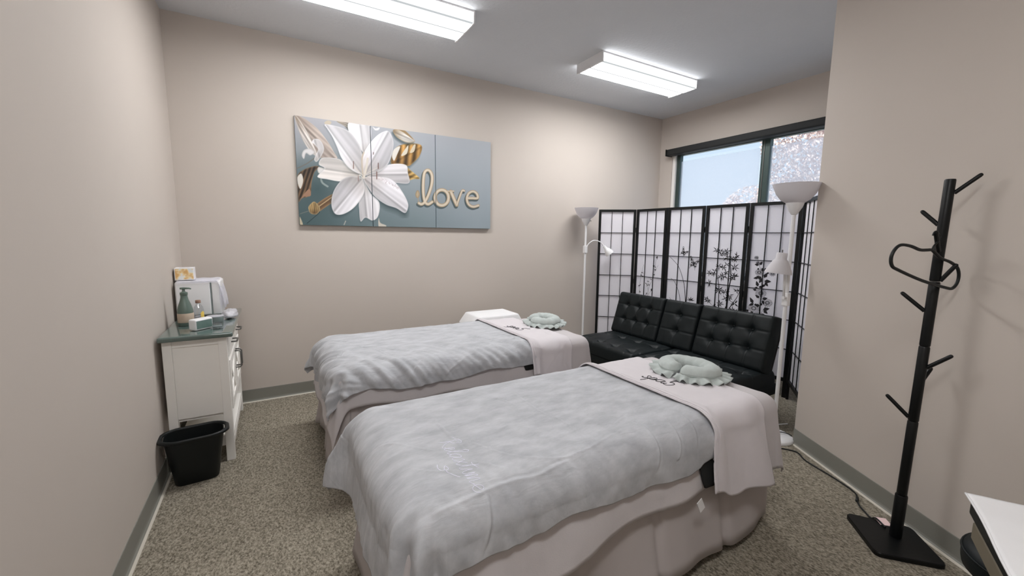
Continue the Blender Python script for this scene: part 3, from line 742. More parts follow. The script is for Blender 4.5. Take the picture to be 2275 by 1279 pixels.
    shape([(178, 470), (200, 418), (260, 405), (302, 440), (262, 470), (220, 450), (200, 505)], (228, 226, 228), None, (186, 180, 180))
    shape([(340, 585), (420, 600), (465, 590), (465, 640), (400, 662), (340, 640)], (232, 230, 228), None, (200, 190, 176))
    line([(365, 700), (380, 740), (430, 775)], 18, (150, 166, 164))
    line([(335, 985), (420, 925), (500, 880)], 78, (112, 82, 56), (176, 138, 96)); line([(340, 975), (430, 910), (500, 860)], 10, (206, 176, 130))
    shape([(240, 985), (262, 948), (300, 925), (345, 970), (352, 1010), (318, 1050), (260, 1040)], (176, 144, 92), (120, 90, 56), (222, 200, 150), (.14, .3, 8), ((290, 1045), (300, 930)))
    line([(160, 1045), (250, 1015)], 5, (140, 138, 130)); line([(225, 1140), (330, 1050), (350, 1025)], 6, (44, 62, 66))
    shape([(155, 1075), (185, 1150), (158, 1150)], (214, 200, 170)); line([(590, 1150), (605, 1115)], 10, (190, 190, 180))
    shape([(930, 1085), (945, 1130), (1000, 1155), (990, 1175), (930, 1170)], (226, 218, 204))
    shape([(870, 185), (900, 205), (940, 195), (930, 220), (895, 222)], (236, 236, 238))
    gl = [(1050, 545), (1078, 420), (1150, 365), (1260, 350), (1350, 375), (1330, 470), (1262, 545), (1215, 572), (1130, 552)]
    shadow(gl, -14, 26, 30, .5); shape(gl, (158, 116, 60), (110, 76, 40), (206, 170, 110), (.42, .05, 22), ((1060, 545), (1345, 380)))
    shape([(1060, 470), (1080, 410), (1140, 380), (1110, 460), (1080, 520)], (236, 230, 220)); shape([(1150, 470), (1200, 390), (1220, 372), (1205, 450)], (232, 222, 200)); shape([(1235, 440), (1270, 368), (1290, 366), (1275, 430)], (226, 210, 180))
    wl = [(1072, 220), (1120, 212), (1175, 218), (1230, 265), (1285, 332), (1200, 342), (1120, 300), (1082, 258)]
    shadow(wl, -12, 22, 24, .6); shape(wl, (224, 218, 210), (170, 144, 110), (170, 140, 96), (.06, .25, 7), ((1080, 225), (1280, 330)))
    shape([(1120, 214), (1175, 219), (1230, 265), (1270, 315), (1180, 250)], (168, 138, 96))
    shape([(1205, 590), (1250, 620), (1330, 692), (1270, 700), (1208, 706)], (190, 152, 84), (120, 90, 50), (232, 206, 140), (.3, .1, 12), ((1200, 660), (1330, 692)))
    # petals
    pet = [
     ([(640, 150), (740, 165), (848, 180), (852, 330), (800, 450), (770, 430), (700, 320), (640, 235)], (236, 234, 238), (188, 178, 172), ((790, 520), (740, 150))),
     ([(760, 655), (640, 580), (560, 512), (450, 492), (370, 500), (345, 560), (400, 600), (330, 680), (430, 705), (560, 725), (680, 700)], (230, 224, 220), (176, 168, 160), ((760, 660), (350, 600))),
     ([(790, 655), (900, 600), (1060, 553), (1195, 562), (1215, 640), (1228, 735), (1130, 740), (1000, 715), (880, 690)], (222, 218, 222), (158, 148, 146), ((790, 655), (1220, 650))),
     ([(770, 690), (850, 840), (935, 930), (925, 1060), (870, 1108), (800, 1080), (752, 1117), (738, 1000), (735, 930), (750, 800)], (226, 224, 228), (166, 158, 150), ((780, 690), (820, 1110))),
     ([(410, 165), (560, 195), (655, 245), (725, 335), (765, 440), (772, 560), (760, 650), (650, 600), (570, 500), (525, 390), (480, 290), (430, 210)], (232, 230, 236), (206, 200, 198), ((760, 650), (420, 180))),
     ([(1010, 228), (1055, 270), (1076, 360), (1052, 480), (1015, 560), (940, 620), (860, 650), (785, 660), (768, 570), (778, 470), (830, 370), (920, 270)], (226, 224, 230), (196, 186, 180), ((785, 660), (1020, 240))),
     ([(750, 685), (650, 675), (560, 720), (490, 820), (466, 930), (480, 1010), (520, 1052), (600, 1040), (700, 970), (785, 840), (785, 730)], (230, 228, 234), (190, 182, 178), ((765, 700), (490, 1030))),
     ([(785, 690), (900, 678), (1020, 690), (1100, 742), (1170, 840), (1212, 925), (1216, 980), (1185, 1032), (1100, 985), (1000, 950), (900, 880), (830, 790)], (228, 226, 232), (190, 180, 176), ((785, 690), (1200, 1010)))]
    shadow(pet[7][0], 0, 40, 60, .55); shadow(pet[6][0], -14, 24, 40, .35); shadow(pet[0][0], -20, 20, 40, .25)
    for pts, col, shd, bs in pet:
        shadow(pts, -4, 10, 26, .30); shape(pts, col, shd, (240, 239, 242), (.03, .12, 3), bs)
    # stamens and pistil
    for pts, wd_, col in (([(780, 690), (770, 600), (768, 500), (785, 440)], 16, (206, 190, 172)), ([(785, 690), (810, 590), (822, 500)], 20, (228, 220, 206)),
                     ([(770, 660), (720, 610), (690, 560)], 8, (220, 214, 206)), ([(790, 660), (860, 620), (920, 590)], 8, (216, 208, 200)), ([(800, 690), (860, 660), (910, 655)], 8, (212, 204, 196)), ([(770, 690), (745, 660), (730, 690)], 8, (224, 216, 206)),
                     ([(684, 530), (684, 598)], 9, (140, 108, 100)), ([(926, 545), (926, 598)], 9, (120, 84, 76)), ([(911, 630), (911, 700)], 9, (130, 92, 84)), ([(731, 672), (731, 720)], 8, (150, 124, 116)), ([(880, 440), (880, 458)], 8, (130, 110, 104))):
        line(pts, wd_, col)
    rr = random.Random(4)
    for _ in range(60):
        t_ = rr.random(); x = 930+t_*190+rr.uniform(-26, 26); y = 690+t_*100+rr.uniform(-10, 10)
        shape([(x-3, y), (x, y-3), (x+3, y), (x, y+3)], (206, 190, 196), aa=5)
    # the word
    Lr = [(1322, 935), (1350, 945), (1385, 915), (1420, 840), (1446, 750), (1450, 670), (1430, 622), (1400, 612), (1374, 645), (1364, 740), (1366, 850), (1382, 922), (1412, 945), (1452, 922)]
    O_ = [(1545+66*math.cos(a), 880+76*math.sin(a)) for a in np.linspace(0, 2*PI, 15)]
    V1 = [(1632, 818), (1660, 885), (1690, 952)]; V2 = [(1690, 952), (1715, 880), (1742, 812), (1762, 812)]
    E1 = [(1790, 884), (1840, 884), (1892, 882), (1884, 840), (1848, 818), (1806, 838), (1788, 890), (1806, 945), (1850, 968), (1900, 955)]
    words = ((Lr, 30), (O_, 34), (V1, 34), (V2, 22), (E1, 27), ([(1600, 816), (1662, 816)], 12))
    for pts, wd_ in words: line([(x-9, y+15) for x, y in pts], wd_+6, (88, 104, 108))
    for pts, wd_ in words: line(pts, wd_, (244, 230, 208), (180, 146, 104))
    shape([(1288, 850), (1300, 815), (1318, 812), (1330, 850), (1316, 884), (1296, 878)], (206, 182, 146), None, (150, 120, 84)); line([(1312, 880), (1318, 915)], 6, (196, 170, 132))
    g_ = img.mean(1, keepdims=True); img = (img*.86+g_*.14)
    return np.clip(img*.87, 0, 255)
M_sRGB = lambda a: np.where(a/255 <= .04045, a/255/12.92, ((a/255+.055)/1.055)**2.4)
pw = (CX1-CX0)/3
labs = ['canvas with lily bloom’s left petals, curled white petals and gold leaves', 'canvas with lily’s right petals, gold leaves and the letter l', 'mostly plain blue canvas with the letters ove']
labs = [s_.replace('’', "'") for s_ in labs]
for i in range(3):
    xa, xb = CX0+pw*i+.002, CX0+pw*(i+1)-.002; yb = YB-.002; yf = YB-.032
    t = thing('canvas_print', labs[i], 'wall art', ((xa+xb)/2, yb, CZ0), 0, 'three canvases of one flower picture')
    obj('stretcher', MB().box((xa, yf, CZ0), (xb, yb, CZ1), .004), M['canvas_edge'], t)
    nu, nv = 170, 250
    g = MB().grid(lambda a, b: Vector((xa+.001+(xb-xa-.002)*a, yf-.0008, CZ0+.001+(CZ1-CZ0-.002)*b)), nu, nv)
    o = obj('printed_face', g, M['print'], t)
    P = np.array([[p.x, p.z] for p in g.v]); U = (P[:, 0]-CX0)/pw; V = (P[:, 1]-CZ0)/(CZ1-CZ0)
    colr = M_sRGB(art(U, V)); ca = o.data.color_attributes.new('print', 'FLOAT_COLOR', 'POINT')
    ca.data.foreach_set('color', np.concatenate([colr, np.ones((len(colr), 1))], 1).astype(np.float32).ravel())
# ------------------------------------------------------------------ folding screen
SCP = [((3.492, 3.899), (3.836, 3.618)), ((3.841, 3.612), (3.858, 3.181)), ((3.860, 3.174), (3.914, 2.748)), ((3.918, 2.741), (3.929, 2.300)), ((3.930, 2.293), (3.977, 1.862)), ((3.972, 1.853), (3.60, 1.577))]
SH = 1.765; BARS = [1.487, 1.231, .969, .712, .445]; ZB = .15
scr = thing('folding_screen', 'black framed six panel folding screen with rice paper and printed black plants', 'folding screen', (3.9, 2.7, 0))
def prints(k, W):
    """black printed plants of one panel as outlines in panel coordinates (t across, z up)"""
    out = []
    def leaf(x, z, an, L, wd): 
        d = Vector((math.cos(an), math.sin(an))); n = Vector((-d.y, d.x)); p = Vector((x, z))
        out.append([p, p+d*L*.35+n*wd, p+d*L*.7+n*wd*.6, p+d*L, p+d*L*.7-n*wd*.6, p+d*L*.35-n*wd])
    def stem(pts, w0, w1):
        S = [Vector((q.x, q.y)) for q in spline(pts, 6)]; n = len(S)
        for i in range(n-1):
            d = (S[i+1]-S[i]).normalized(); q = Vector((-d.y, d.x)); a = w0+(w1-w0)*i/n
            out.append([S[i]-q*a, S[i+1]-q*a+d*.001, S[i+1]+q*a+d*.001, S[i]+q*a])
    def ring(x, z, r, wd, ez=1.0):
        for j in range(10):
            a0, a1 = 2*PI*j/10, 2*PI*(j+1)/10
            out.append([Vector((x+math.cos(a)*rr, z+math.sin(a)*rr*ez)) for a, rr in ((a0, r), (a1, r), (a1, r-wd), (a0, r-wd))])
    R = random.Random(k*11+3)
    if k == 1:
        stem([(.215, .70), (.22, .82), (.28, .95), (.295, 1.08), (.315, 1.21)], .0016, .001); stem([(.087, .66), (.085, .83), (.10, .97), (.13, 1.10)], .0014, .0008)
        stem([(.22, .74), (.25, .78), (.263, .80)], .001, .0008); stem([(.295, 1.02), (.32, 1.07), (.342, 1.108)], .001, .0008); stem([(.22, .78), (.20, .84), (.205, .91)], .001, .0008)
        for x, z in [(.316, 1.204), (.322, 1.19), (.295, 1.078), (.30, 1.05), (.285, 1.09), (.29, .99), (.263, .80), (.268, .808), (.20, .85), (.195, .745), (.21, .90), (.225, .86), (.079, .83), (.09, .84), (.097, .966), (.12, .96), (.115, 1.0), (.087, .76), (.18, .868), (.25, .93)]:
            for _ in range(4): leaf(x, z, R.uniform(0, 6.28), R.uniform(.010, .02), .0042)
            if R.random() < .5: ring(x+R.uniform(-.012, .012), z+R.uniform(-.012, .012), .009, .002)
    if k == 2:
        stem([(.27, .70), (.25, .86), (.222, .97), (.158, 1.112), (.045, 1.219)], .0042, .0016); stem([(.209, .69), (.19, .79), (.156, .874), (.115, .94), (.072, .97)], .003, .0012); stem([(.10, .69), (.09, .72), (.07, .745)], .0015, .001)
        def fly(x, z, s_, a):
            ca, sa = math.cos(a), math.sin(a); tr = lambda p: Vector((x+(p[0]*ca-p[1]*sa)*s_, z+(p[0]*sa+p[1]*ca)*s_))
            W1 = [(.05, .1), (.35, .6), (.8, 1.0), (.95, .85), (.8, .4), (.5, .05)]; W2 = [(.05, 0), (.5, .0), (.6, -.35), (.45, -.65), (.5, -1.0), (.35, -.7), (.1, -.5)]
            for wgt, mi in ((W1, 1), (W2, 1), (W1, -1), (W2, -1)):
                pts = [tr((p[0]*mi, p[1])) for p in wgt]; c_ = sum(pts, Vector((0, 0)))/len(pts)
                for j in range(len(pts)):
                    a_, b_ = pts[j], pts[(j+1) % len(pts)]; out.append([a_, b_, b_.lerp(c_, .16), a_.lerp(c_, .16)])
                root = tr((0, 0))
                for p in pts[1:]:
                    d = (p-root); n = Vector((-d.y, d.x)).normalized()*.0014; out.append([root-n, p-n*.6, p+n*.6, root+n])
                e_ = [c_.lerp(p, .45) for p in pts]; out.append(e_)
            out.append([tr(p) for p in ((-.05, .3), (.05, .3), (.07, -.4), (-.07, -.4))])
        main = list(out); flies = []
        for f_ in ((.215, 1.272, .052, -.6), (.338, 1.155, .07, -.25)):
            out.clear(); fly(*f_); flies.append(list(out))
        out.clear(); out.extend(main)
        for a_ in (.2, .9, 1.6, 2.4, 3.0): leaf(.33, .74, a_, .045, .006)
        stem([(.30, .71), (.33, .74)], .0015, .001)
    if k == 3:
        stem([(.281, .68), (.286, .896), (.301, 1.03), (.286, 1.18), (.29, 1.25)], .0075, .0018); stem([(.196, .68), (.19, .80), (.186, .913), (.166, 1.03)], .0045, .003); stem([(.295, .69), (.33, .76), (.375, .84), (.403, .925)], .0045, .002)
        stem([(.15, .68), (.152, .74)], .01, .006); stem([(.268, .68), (.27, .73)], .008, .004)
        stem([(.186, .92), (.12, .955), (.08, .96)], .0015, .001); stem([(.166, 1.03), (.11, 1.06), (.07, 1.07)], .0015, .001); stem([(.29, 1.24), (.22, 1.22), (.19, 1.30)], .0015, .001); stem([(.29, 1.0), (.23, 1.04), (.20, 1.04)], .0015, .001); stem([(.15, .70), (.11, .735), (.079, .763)], .0015, .001)
        for x, z, n_, L in [(.137, 1.307, 6, .05), (.175, 1.30, 5, .045), (.24, 1.30, 7, .055), (.19, 1.27, 5, .04), (.225, 1.27, 5, .04), (.25, 1.235, 7, .05), (.342, 1.257, 6, .045), (.33, 1.225, 7, .05), (.295, 1.22, 5, .045), (.17, 1.14, 5, .045), (.215, 1.135, 7, .045), (.33, 1.14, 8, .06), (.25, 1.165, 4, .04), (.072, 1.066, 6, .05), (.12, 1.06, 5, .045), (.13, 1.09, 4, .04), (.20, 1.035, 7, .055), (.225, 1.05, 5, .055), (.25, 1.085, 5, .05), (.325, 1.05, 7, .055), (.34, 1.06, 5, .05), (.31, 1.03, 5, .05), (.08, .955, 6, .05), (.183, .89, 8, .06), (.20, .90, 4, .05), (.252, .888, 6, .055), (.29, .83, 7, .06), (.30, .85, 4, .05), (.26, .81, 5, .05), (.205, .75, 8, .055), (.079, .763, 7, .045), (.055, .785, 5, .035), (.36, .775, 7, .05), (.37, .905, 5, .045), (.40, .925, 4, .03), (.34, .705, 6, .05), (.37, .70, 4, .04), (.15, .715, 5, .03)]:
            a0 = R.uniform(0, 6.28)
            for j in range(n_): leaf(x, z, a0+j*6.28/n_+R.uniform(-.4, .4), L*R.uniform(.6, 1.1), .0048)
    if k == 4:
        stem([(.16, .68), (.155, .80), (.16, .95), (.15, 1.06), (.13, 1.14), (.115, 1.18), (.09, 1.26)], .002, .001); stem([(.15, .70), (.14, .86), (.15, .94)], .0012, .001); stem([(.17, .72), (.19, .77), (.215, .82)], .0012, .001)
        def mum(x, z, r, n_):
            for j in range(n_):
                a = 2*PI*j/n_; c0 = Vector((x+math.cos(a)*r*.25, z+math.sin(a)*r*.2)); c1 = Vector((x+math.cos(a)*r, z+math.sin(a)*r*.85)); n = Vector((-math.sin(a), math.cos(a)))
                for s_ in (-1, 1):
                    m_ = c0.lerp(c1, .6)+n*s_*r*.13; e = .0011
                    for p, q in ((c0, m_), (m_, c1)):
                        d = (q-p).normalized(); nn = Vector((-d.y, d.x))*e; out.append([p-nn, q-nn, q+nn, p+nn])
            ring(x, z, r*.28, .002); ring(x, z, r*.15, .002)
        for x, z, r, n_ in ((.12, 1.11, .038, 15), (.085, 1.25, .022, 9), (.10, 1.20, .018, 8), (.15, .91, .05, 17), (.213, .825, .045, 17), (.098, .755, .055, 19), (.235, 1.105, .028, 11), (.14, .70, .03, 11)): mum(x, z, r, n_)
        for x, z, a, L, wd in ((.113, 1.18, 3.0, .04, .014), (.118, 1.18, 1.0, .045, .014), (.115, 1.15, 4, .02, .009), (.16, 1.13, .6, .045, .016), (.155, 1.12, 2.0, .04, .013), (.12, 1.06, 3.4, .05, .014), (.19, 1.10, 1.0, .022, .01), (.15, 1.045, 2.6, .06, .018), (.15, 1.05, 4.2, .05, .015), (.165, 1.06, 1.1, .06, .017), (.17, 1.03, .0, .06, .018), (.175, 1.02, 5.4, .05, .014), (.12, .97, 1.9, .06, .015), (.125, .965, .3, .05, .013), (.12, .96, 3.2, .03, .012), (.155, .975, .7, .04, .012), (.11, .935, 3.0, .035, .012), (.14, .86, 2.5, .05, .013), (.165, .855, .3, .05, .016), (.17, .845, 5.0, .045, .013), (.09, .80, 2.1, .07, .016), (.095, .80, 3.6, .05, .014), (.10, .79, .2, .03, .012), (.15, .785, 3.0, .05, .016), (.155, .79, 1.2, .03, .012), (.18, .755, .3, .06, .018), (.185, .75, 5.6, .05, .016), (.055, .715, 2.6, .035, .014), (.07, .71, .2, .03, .012), (.16, .70, .3, .04, .012)): leaf(x, z, a, L, wd)
    return [out]+(flies if k == 2 else [])
for k, (a, b) in enumerate(SCP):
    a = Vector((*a, 0)); b = Vector((*b, 0)); W = (b-a).length; t = (b-a)/W; n = Vector((t.y, -t.x, 0))
    if n.dot(a) > 0: n = -n                      # towards the room
    def pt(x, z, d): return a + t*x + n*d + Vector((0, 0, z))
    def slab(mb, x0, x1, z0, z1, d0, d1):
        v = [pt(x, z, d) for x in (x0, x1) for z in (z0, z1) for d in (d0, d1)]
        return mb.add(v, [(0, 1, 3, 2), (4, 6, 7, 5), (0, 4, 5, 1), (2, 3, 7, 6), (0, 2, 6, 4), (1, 5, 7, 3)])
    fr = MB(); pw_ = .031
    slab(fr, .002, pw_, .0, SH, -.011, .009); slab(fr, W-pw_, W-.002, .0, SH, -.011, .009)
    slab(fr, pw_, W-pw_, SH-.028, SH, -.011, .009); slab(fr, pw_, W-pw_, ZB, ZB+.03, -.011, .009)
    f = obj('panel_frame', fr, M['black_wood'], scr)
    obj('paper_sheet', slab(MB(), pw_, W-pw_, ZB+.03, SH-.028, -.0095, -.0085), M['paper'], f)
    for x in (pw_+(W-2*pw_)/3, pw_+(W-2*pw_)*2/3): obj('upright_bar', slab(MB(), x-.0032, x+.0032, ZB+.03, SH-.028, -.004, .003), M['black_wood'], f)
    for z in BARS: obj('cross_bar', slab(MB(), pw_, W-pw_, z-.0032, z+.0032, -.005, .002), M['black_wood'], f)
    sc_ = W/.436
    for i_, grp in enumerate(prints(k, W)):
        if not grp: continue
        mb = MB()
        for P in grp:
            q = [pt(min(max(p.x*sc_, pw_+.001), W-pw_-.001), 1.43+(p.y-1.43)*.97, -.0078) for p in P]
            mb.add(q, [tuple(range(len(q)))])
        o = obj('printed_butterfly' if i_ else 'printed_plants', mb, M['ink'], f); o['kind'] = 'stuff'
    if k < 5:
        for z in (1.52, .9, .3): obj('hinge', slab(MB(), W-.004, W+.006, z-.03, z+.03, -.013, -.0112), M['steel'], f)

# ------------------------------------------------------------------ black futon sofa
fu = thing('futon_sofa', 'black tufted faux leather futon sofa with fold-down centre back, before folding screen', 'sofa', (3.1, 2.52, 0))
def tufted(o, ux, uy, un, w, h, t, btn, seams=True):
    """padded slab: origin corner o, width axis ux, height axis uy, outward normal un; buttons at (x,y)"""
    o, ux, uy, un = Vector(o), Vector(ux), Vector(uy), Vector(un); r = .035
    xs = sorted({b[0] for b in btn}); ys = sorted({b[1] for b in btn})
    def top(a, b):
        x, y = a*w, b*h
        ex = min(x, w-x); ey = min(y, h-y)
        z = t
        for e in (ex, ey):
            if e < r: z -= r-math.sqrt(max(0, r*r-(r-e)**2))
        d = 0
        for bx, by in btn:
            q = math.hypot(x-bx, y-by); d += .026*math.exp(-(q/.030)**2)+.010*math.exp(-(q/.075)**2)
        if seams:
            for bx in xs: d += .006*math.exp(-((x-bx)/.007)**2)
            for by in ys: d += .006*math.exp(-((y-by)/.007)**2)
        z += .008*min(1, ex/.1)*min(1, ey/.1) - d*min(1, ex/.02)*min(1, ey/.02) + .0015*noise.noise(Vector((x*14, y*14, o.y)))
        return o+ux*x+uy*y+un*z
    nu, nv = int(w/.0075), int(h/.0075)
    mb = MB().grid(top, nu, nv)
    base = len(mb.v)
    # sides and back
    ring = [i for i in range(nu+1)]+[(j*(nu+1)+nu) for j in range(1, nv+1)]+[nv*(nu+1)+i for i in range(nu-1, -1, -1)]+[j*(nu+1) for j in range(nv-1, 0, -1)]
    low = []
    for i in ring:
        x, y = (i % (nu+1))/nu*w, (i//(nu+1))/nv*h; mb.v.append(o+ux*x+uy*y); low.append(len(mb.v)-1)
    L = len(ring)
    for k in range(L): mb.f.append((ring[k], low[k], low[(k+1) % L], ring[(k+1) % L]))
    mb.f.append(tuple(low)[::-1])
    return mb
FY0, FY1 = 1.69, 3.36
def buttons(parent, o, ux, uy, un, t, btn):
    o, ux, uy, un = Vector(o), Vector(ux), Vector(uy), Vector(un)
    for x, y in btn:
        c = o+ux*x+uy*y+un*(t-.033)
        obj('button', MB().lathe([(.0, .009), (.006, .008), (.010, .004), (.011, 0)], c, 10, axis=un), M['black_leather'], parent, smooth=True)
mid = 2.525; SX0, SX1 = 2.70, 3.42
for y0, y1 in ((FY0, mid-.004), (mid+.004, FY1)):
    w_ = y1-y0; bt = [((SX1-.20)-SX0-.30*i-.10, w_*(j+.5)/4) for i in (0, 1) for j in range(4)]
    o = (SX0, y0, .285); s_ = obj('seat_cushion', tufted(o, (1, 0, 0), (0, 1, 0), (0, 0, 1), SX1-SX0, w_, .115, bt), M['black_leather'], fu, smooth=True, sharp=70)
    buttons(s_, o, (1, 0, 0), (0, 1, 0), (0, 0, 1), .115, bt)
    obj('seat_base', MB().box((SX0+.015, y0+.004, .185), (SX1+.05, y1-.004, .283), .02, 3), M['black_leather'], fu, smooth=True, sharp=50)
# back in three parts leaning away
bdir = Vector((.30, 0, .955)).normalized(); bn = Vector((-.955, 0, .30)).normalized()
BB = Vector((3.335, 0, .37)); BH = .455; BT = .12
cuts = (FY0, 2.335, 2.735, FY1)
for i in range(3):
    y0, y1 = cuts[i]+.004, cuts[i+1]-.004; w_ = y1-y0
    cols = 3 if i != 1 else 1
    bt = [((w_*(j+1)/(cols+1)) if cols > 1 else w_*.5, BH*q) for j in range(cols) for q in (.36, .70)]
    o = BB + Vector((0, y0, 0)); 
    bk = obj('back_cushion', tufted(o, (0, 1, 0), bdir, bn, w_, BH, BT, bt), M['black_leather'], fu, smooth=True, sharp=70)
    buttons(bk, o, (0, 1, 0), bdir, bn, BT, bt)
    e0 = o+bdir*.02-bn*.004; 
    v = [o+Vector((0, dy, 0))+bdir*dz+bn*dn for dy in (.01, w_-.01) for dz in (.02, BH-.02) for dn in (-.05, -.002)]
    obj('back_board', MB().add(v, [(0, 1, 3, 2), (4, 6, 7, 5), (0, 4, 5, 1), (2, 3, 7, 6), (0, 2, 6, 4), (1, 5, 7, 3)]), M['black_fabric'], fu)
for a in (SX0+.10, SX1-.06):
    for b in (FY0+.09, FY1-.09):
        obj('leg', MB().tube([(a, b, .184), (a, b, 0)], [.022, .016], 12), M['chrome'], fu, smooth=True, sharp=60)
obj('centre_rail', MB().box((SX0+.08, FY0+.2, .15), (SX1-.05, FY1-.2, .184), .004), M['black_plastic'], fu)

# ------------------------------------------------------------------ floor lamps
def lamp(label, c, H, az, low, group='white torchiere floor lamps'):
    t = thing('floor_lamp', label, 'floor lamp', (c[0], c[1], 0), 0, group)
    loc = lambda *p: Vector(p)
    obj('base', MB().lathe([(.0, 0), (.125, 0), (.127, .012), (.120, .022), (.09, .036), (.04, .046), (.016, .056), (0, .056)], (0, 0, 0), 36), M['white_plastic'], t, smooth=True, sharp=50, local=True)
    obj('pole', MB().tube([(0, 0, .05), (0, 0, H-.20)], .0125, 14), M['white_metal'], t, smooth=True, local=True, sharp=60)
    obj('cup', MB().lathe([(.013, H-.205), (.02, H-.20), (.045, H-.155), (.055, H-.125), (.05, H-.125), (0, H-.13)], (0, 0, 0), 24), M['white_plastic'], t, smooth=True, local=True, sharp=50)
    prof = [(.05, H-.128), (.085, H-.105), (.115, H-.065), (.133, H-.02), (.140, H), (.137, H), (.130, H-.02), (.112, H-.062), (.083, H-.10), (.0, H-.122)]
    obj('shade', MB().lathe(prof, (0, 0, 0), 36), M['lampshade'], t, smooth=True, local=True, sharp=70)
    d = Vector((math.cos(az), math.sin(az), 0))
    sw = Vector((-math.sin(az), math.cos(az), 0))
    obj('switch', MB().tube([-d*.02*0+Vector((.03, -.045, H-.15)), Vector((.034, -.052, H-.152))], .004, 8), M['black_plastic'], t, local=True)
    obj('clamp', MB().box((-.02, -.02, low-.06), (.02, .02, low+.03), .006), M['white_plastic'], t, local=True)
    return t, d
t, d = lamp('white torchiere floor lamp by the back wall, arched reading arm turned out', (3.262, 3.86), 1.772, -.42, 1.30)
arm = spline([d*.02+Vector((0, 0, 1.31)), d*.04+Vector((0, 0, 1.35)), d*.10+Vector((0, 0, 1.39)), d*.18+Vector((0, 0, 1.375)), d*.235+Vector((0, 0, 1.315))], 6)
A_ = obj('reading_arm', MB().tube(arm, .006, 8), M['white_metal'], t, smooth=True, local=True)
ax = (Vector((0, 0, -1))*.75+d*.65).normalized(); c0 = d*.235+Vector((0, 0, 1.318))
obj('reading_shade', MB().lathe([(.0, -.01), (.018, -.01), (.02, .03), (.032, .045), (.045, .075), (.052, .11), (.049, .11), (.04, .07), (0, .05)], c0, 22, axis=ax), M['white_plastic'], A_, smooth=True, local=True, sharp=60)
t, d = lamp('white torchiere floor lamp with cone reading shade, beside the slanted wall', (3.088, 1.502), 1.80, 2.4, 1.03)
# adjustable arm folded upward along the pole with a cone shade
v2 = Vector((-.25, .14, 0)).normalized()
p0 = Vector((-.05, -.008, 1.03)); p1 = p0+v2*.012+Vector((0, 0, .27))
A_ = obj('reading_arm', MB().tube([p0, p1], .008, 10), M['white_metal'], t, smooth=True, local=True)
obj('arm_knuckle', MB().tube([Vector((0, 0, 1.03)), p0-Vector((.014, .002, 0))], .010, 10), M['white_plastic'], A_, smooth=True, local=True, sharp=60)
sc0 = p1+v2*.025+Vector((0, 0, .035)); ax = Vector((-.08, .07, -1)).normalized()
S_ = obj('reading_shade', MB().lathe([(.0, -.005), (.030, -.004), (.033, .002), (.033, .038), (.045, .05), (.062, .085), (.080, .125), (.082, .138), (.079, .138), (.06, .09), (.03, .05), (0, .045)], sc0, 30, axis=ax), M['lampshade'], A_, smooth=True, local=True, sharp=60)
obj('shade_switch', MB().tube([sc0+Vector((0, 0, .004)), sc0+Vector((0, 0, .024))], .004, 8), M['steel'], S_, local=True)
obj('cable_loop', MB().tube(spline([(-.01, -.03, .058), (.03, -.05, .053), (.065, -.07, .040), (.083, -.083, .026)], 6), .0035, 6), M['black_plastic'], t, smooth=True, local=True)
obj('power_cord', MB().tube(spline([(.06, .11, .006), (.05, .18, .006), (.12, .02+.12, .006), (.22, .0+.10, .006), (.32, .06, .006)], 6), .004, 6), M['white_plastic'], t, smooth=True, local=True)

# ------------------------------------------------------------------ white cabinet by the left wall
cx0, cx1, cy0, cy1, ct = -.575, -.262, 3.03, 3.925, .803
ca = thing('cabinet', 'white sideboard cabinet with dark polished top, drawers and crossed doors', 'cabinet', ((cx0+cx1)/2, (cy0+cy1)/2, 0))
for a in (cx0, cx1-.045):
    for b in (cy0, cy1-.045): obj('post', MB().box((a, b, 0), (a+.045, b+.045, ct), .002), M['white_paint'], ca)
obj('top', MB().box((cx0-.012, cy0-.045, ct), (cx1+.036, cy1+.03, ct+.031), .012, 3), M['stone'], ca, smooth=True, sharp=40)
for b0, b1 in ((cy0+.014, cy0+.026), (cy1-.026, cy1-.014)):
    obj('side_panel', MB().box((cx0+.045, b0, .315), (cx1-.045, b1, ct-.045), .001), M['white_paint'], ca)
    obj('side_rail', MB().box((cx0+.045, b0-.008, ct-.045), (cx1-.045, b1+.008, ct), .001), M['white_paint'], ca)
    obj('foot_rail', MB().box((cx0+.045, b0-.004, .10), (cx1-.045, b1+.004, .165), .002), M['white_paint'], ca)
obj('back_panel', MB().box((cx0+.004, cy0+.045, .30), (cx0+.014, cy1-.045, ct)), M['white_paint'], ca)
obj('bottom_panel', MB().box((cx0+.01, cy0+.03, .295), (cx1-.012, cy1-.03, .313)), M['white_paint'], ca)
obj('lower_shelf', MB().box((cx0+.02, cy0+.046, .125), (cx1-.004, cy1-.046, .15), .002), M['white_paint'], ca)
obj('shelf_lip', MB().box((cx1-.02, cy0+.046, .08), (cx1-.002, cy1-.046, .124), .002), M['white_paint'], ca)
obj('front_rail', MB().box((cx1-.03, cy0+.046, ct-.022), (cx1-.006, cy1-.046, ct)), M['white_paint'], ca)
obj('mid_rail', MB().box((cx1-.03, cy0+.046, .640), (cx1-.006, cy1-.046, .655)), M['white_paint'], ca)
def dhandle(parent, c, along, L, out=.032):
    a = Vector(c)-Vector(along)*L/2; b = Vector(c)+Vector(along)*L/2; o = Vector((out, 0, 0))
    P = [a, a+o*.75, a+o+(b-a)*.10, b+o-(b-a)*.10, b+o*.75, b]
    obj('handle', MB().tube(P, .0055, 8), M['steel'], parent, smooth=True)
ym = (cy0+cy1)/2
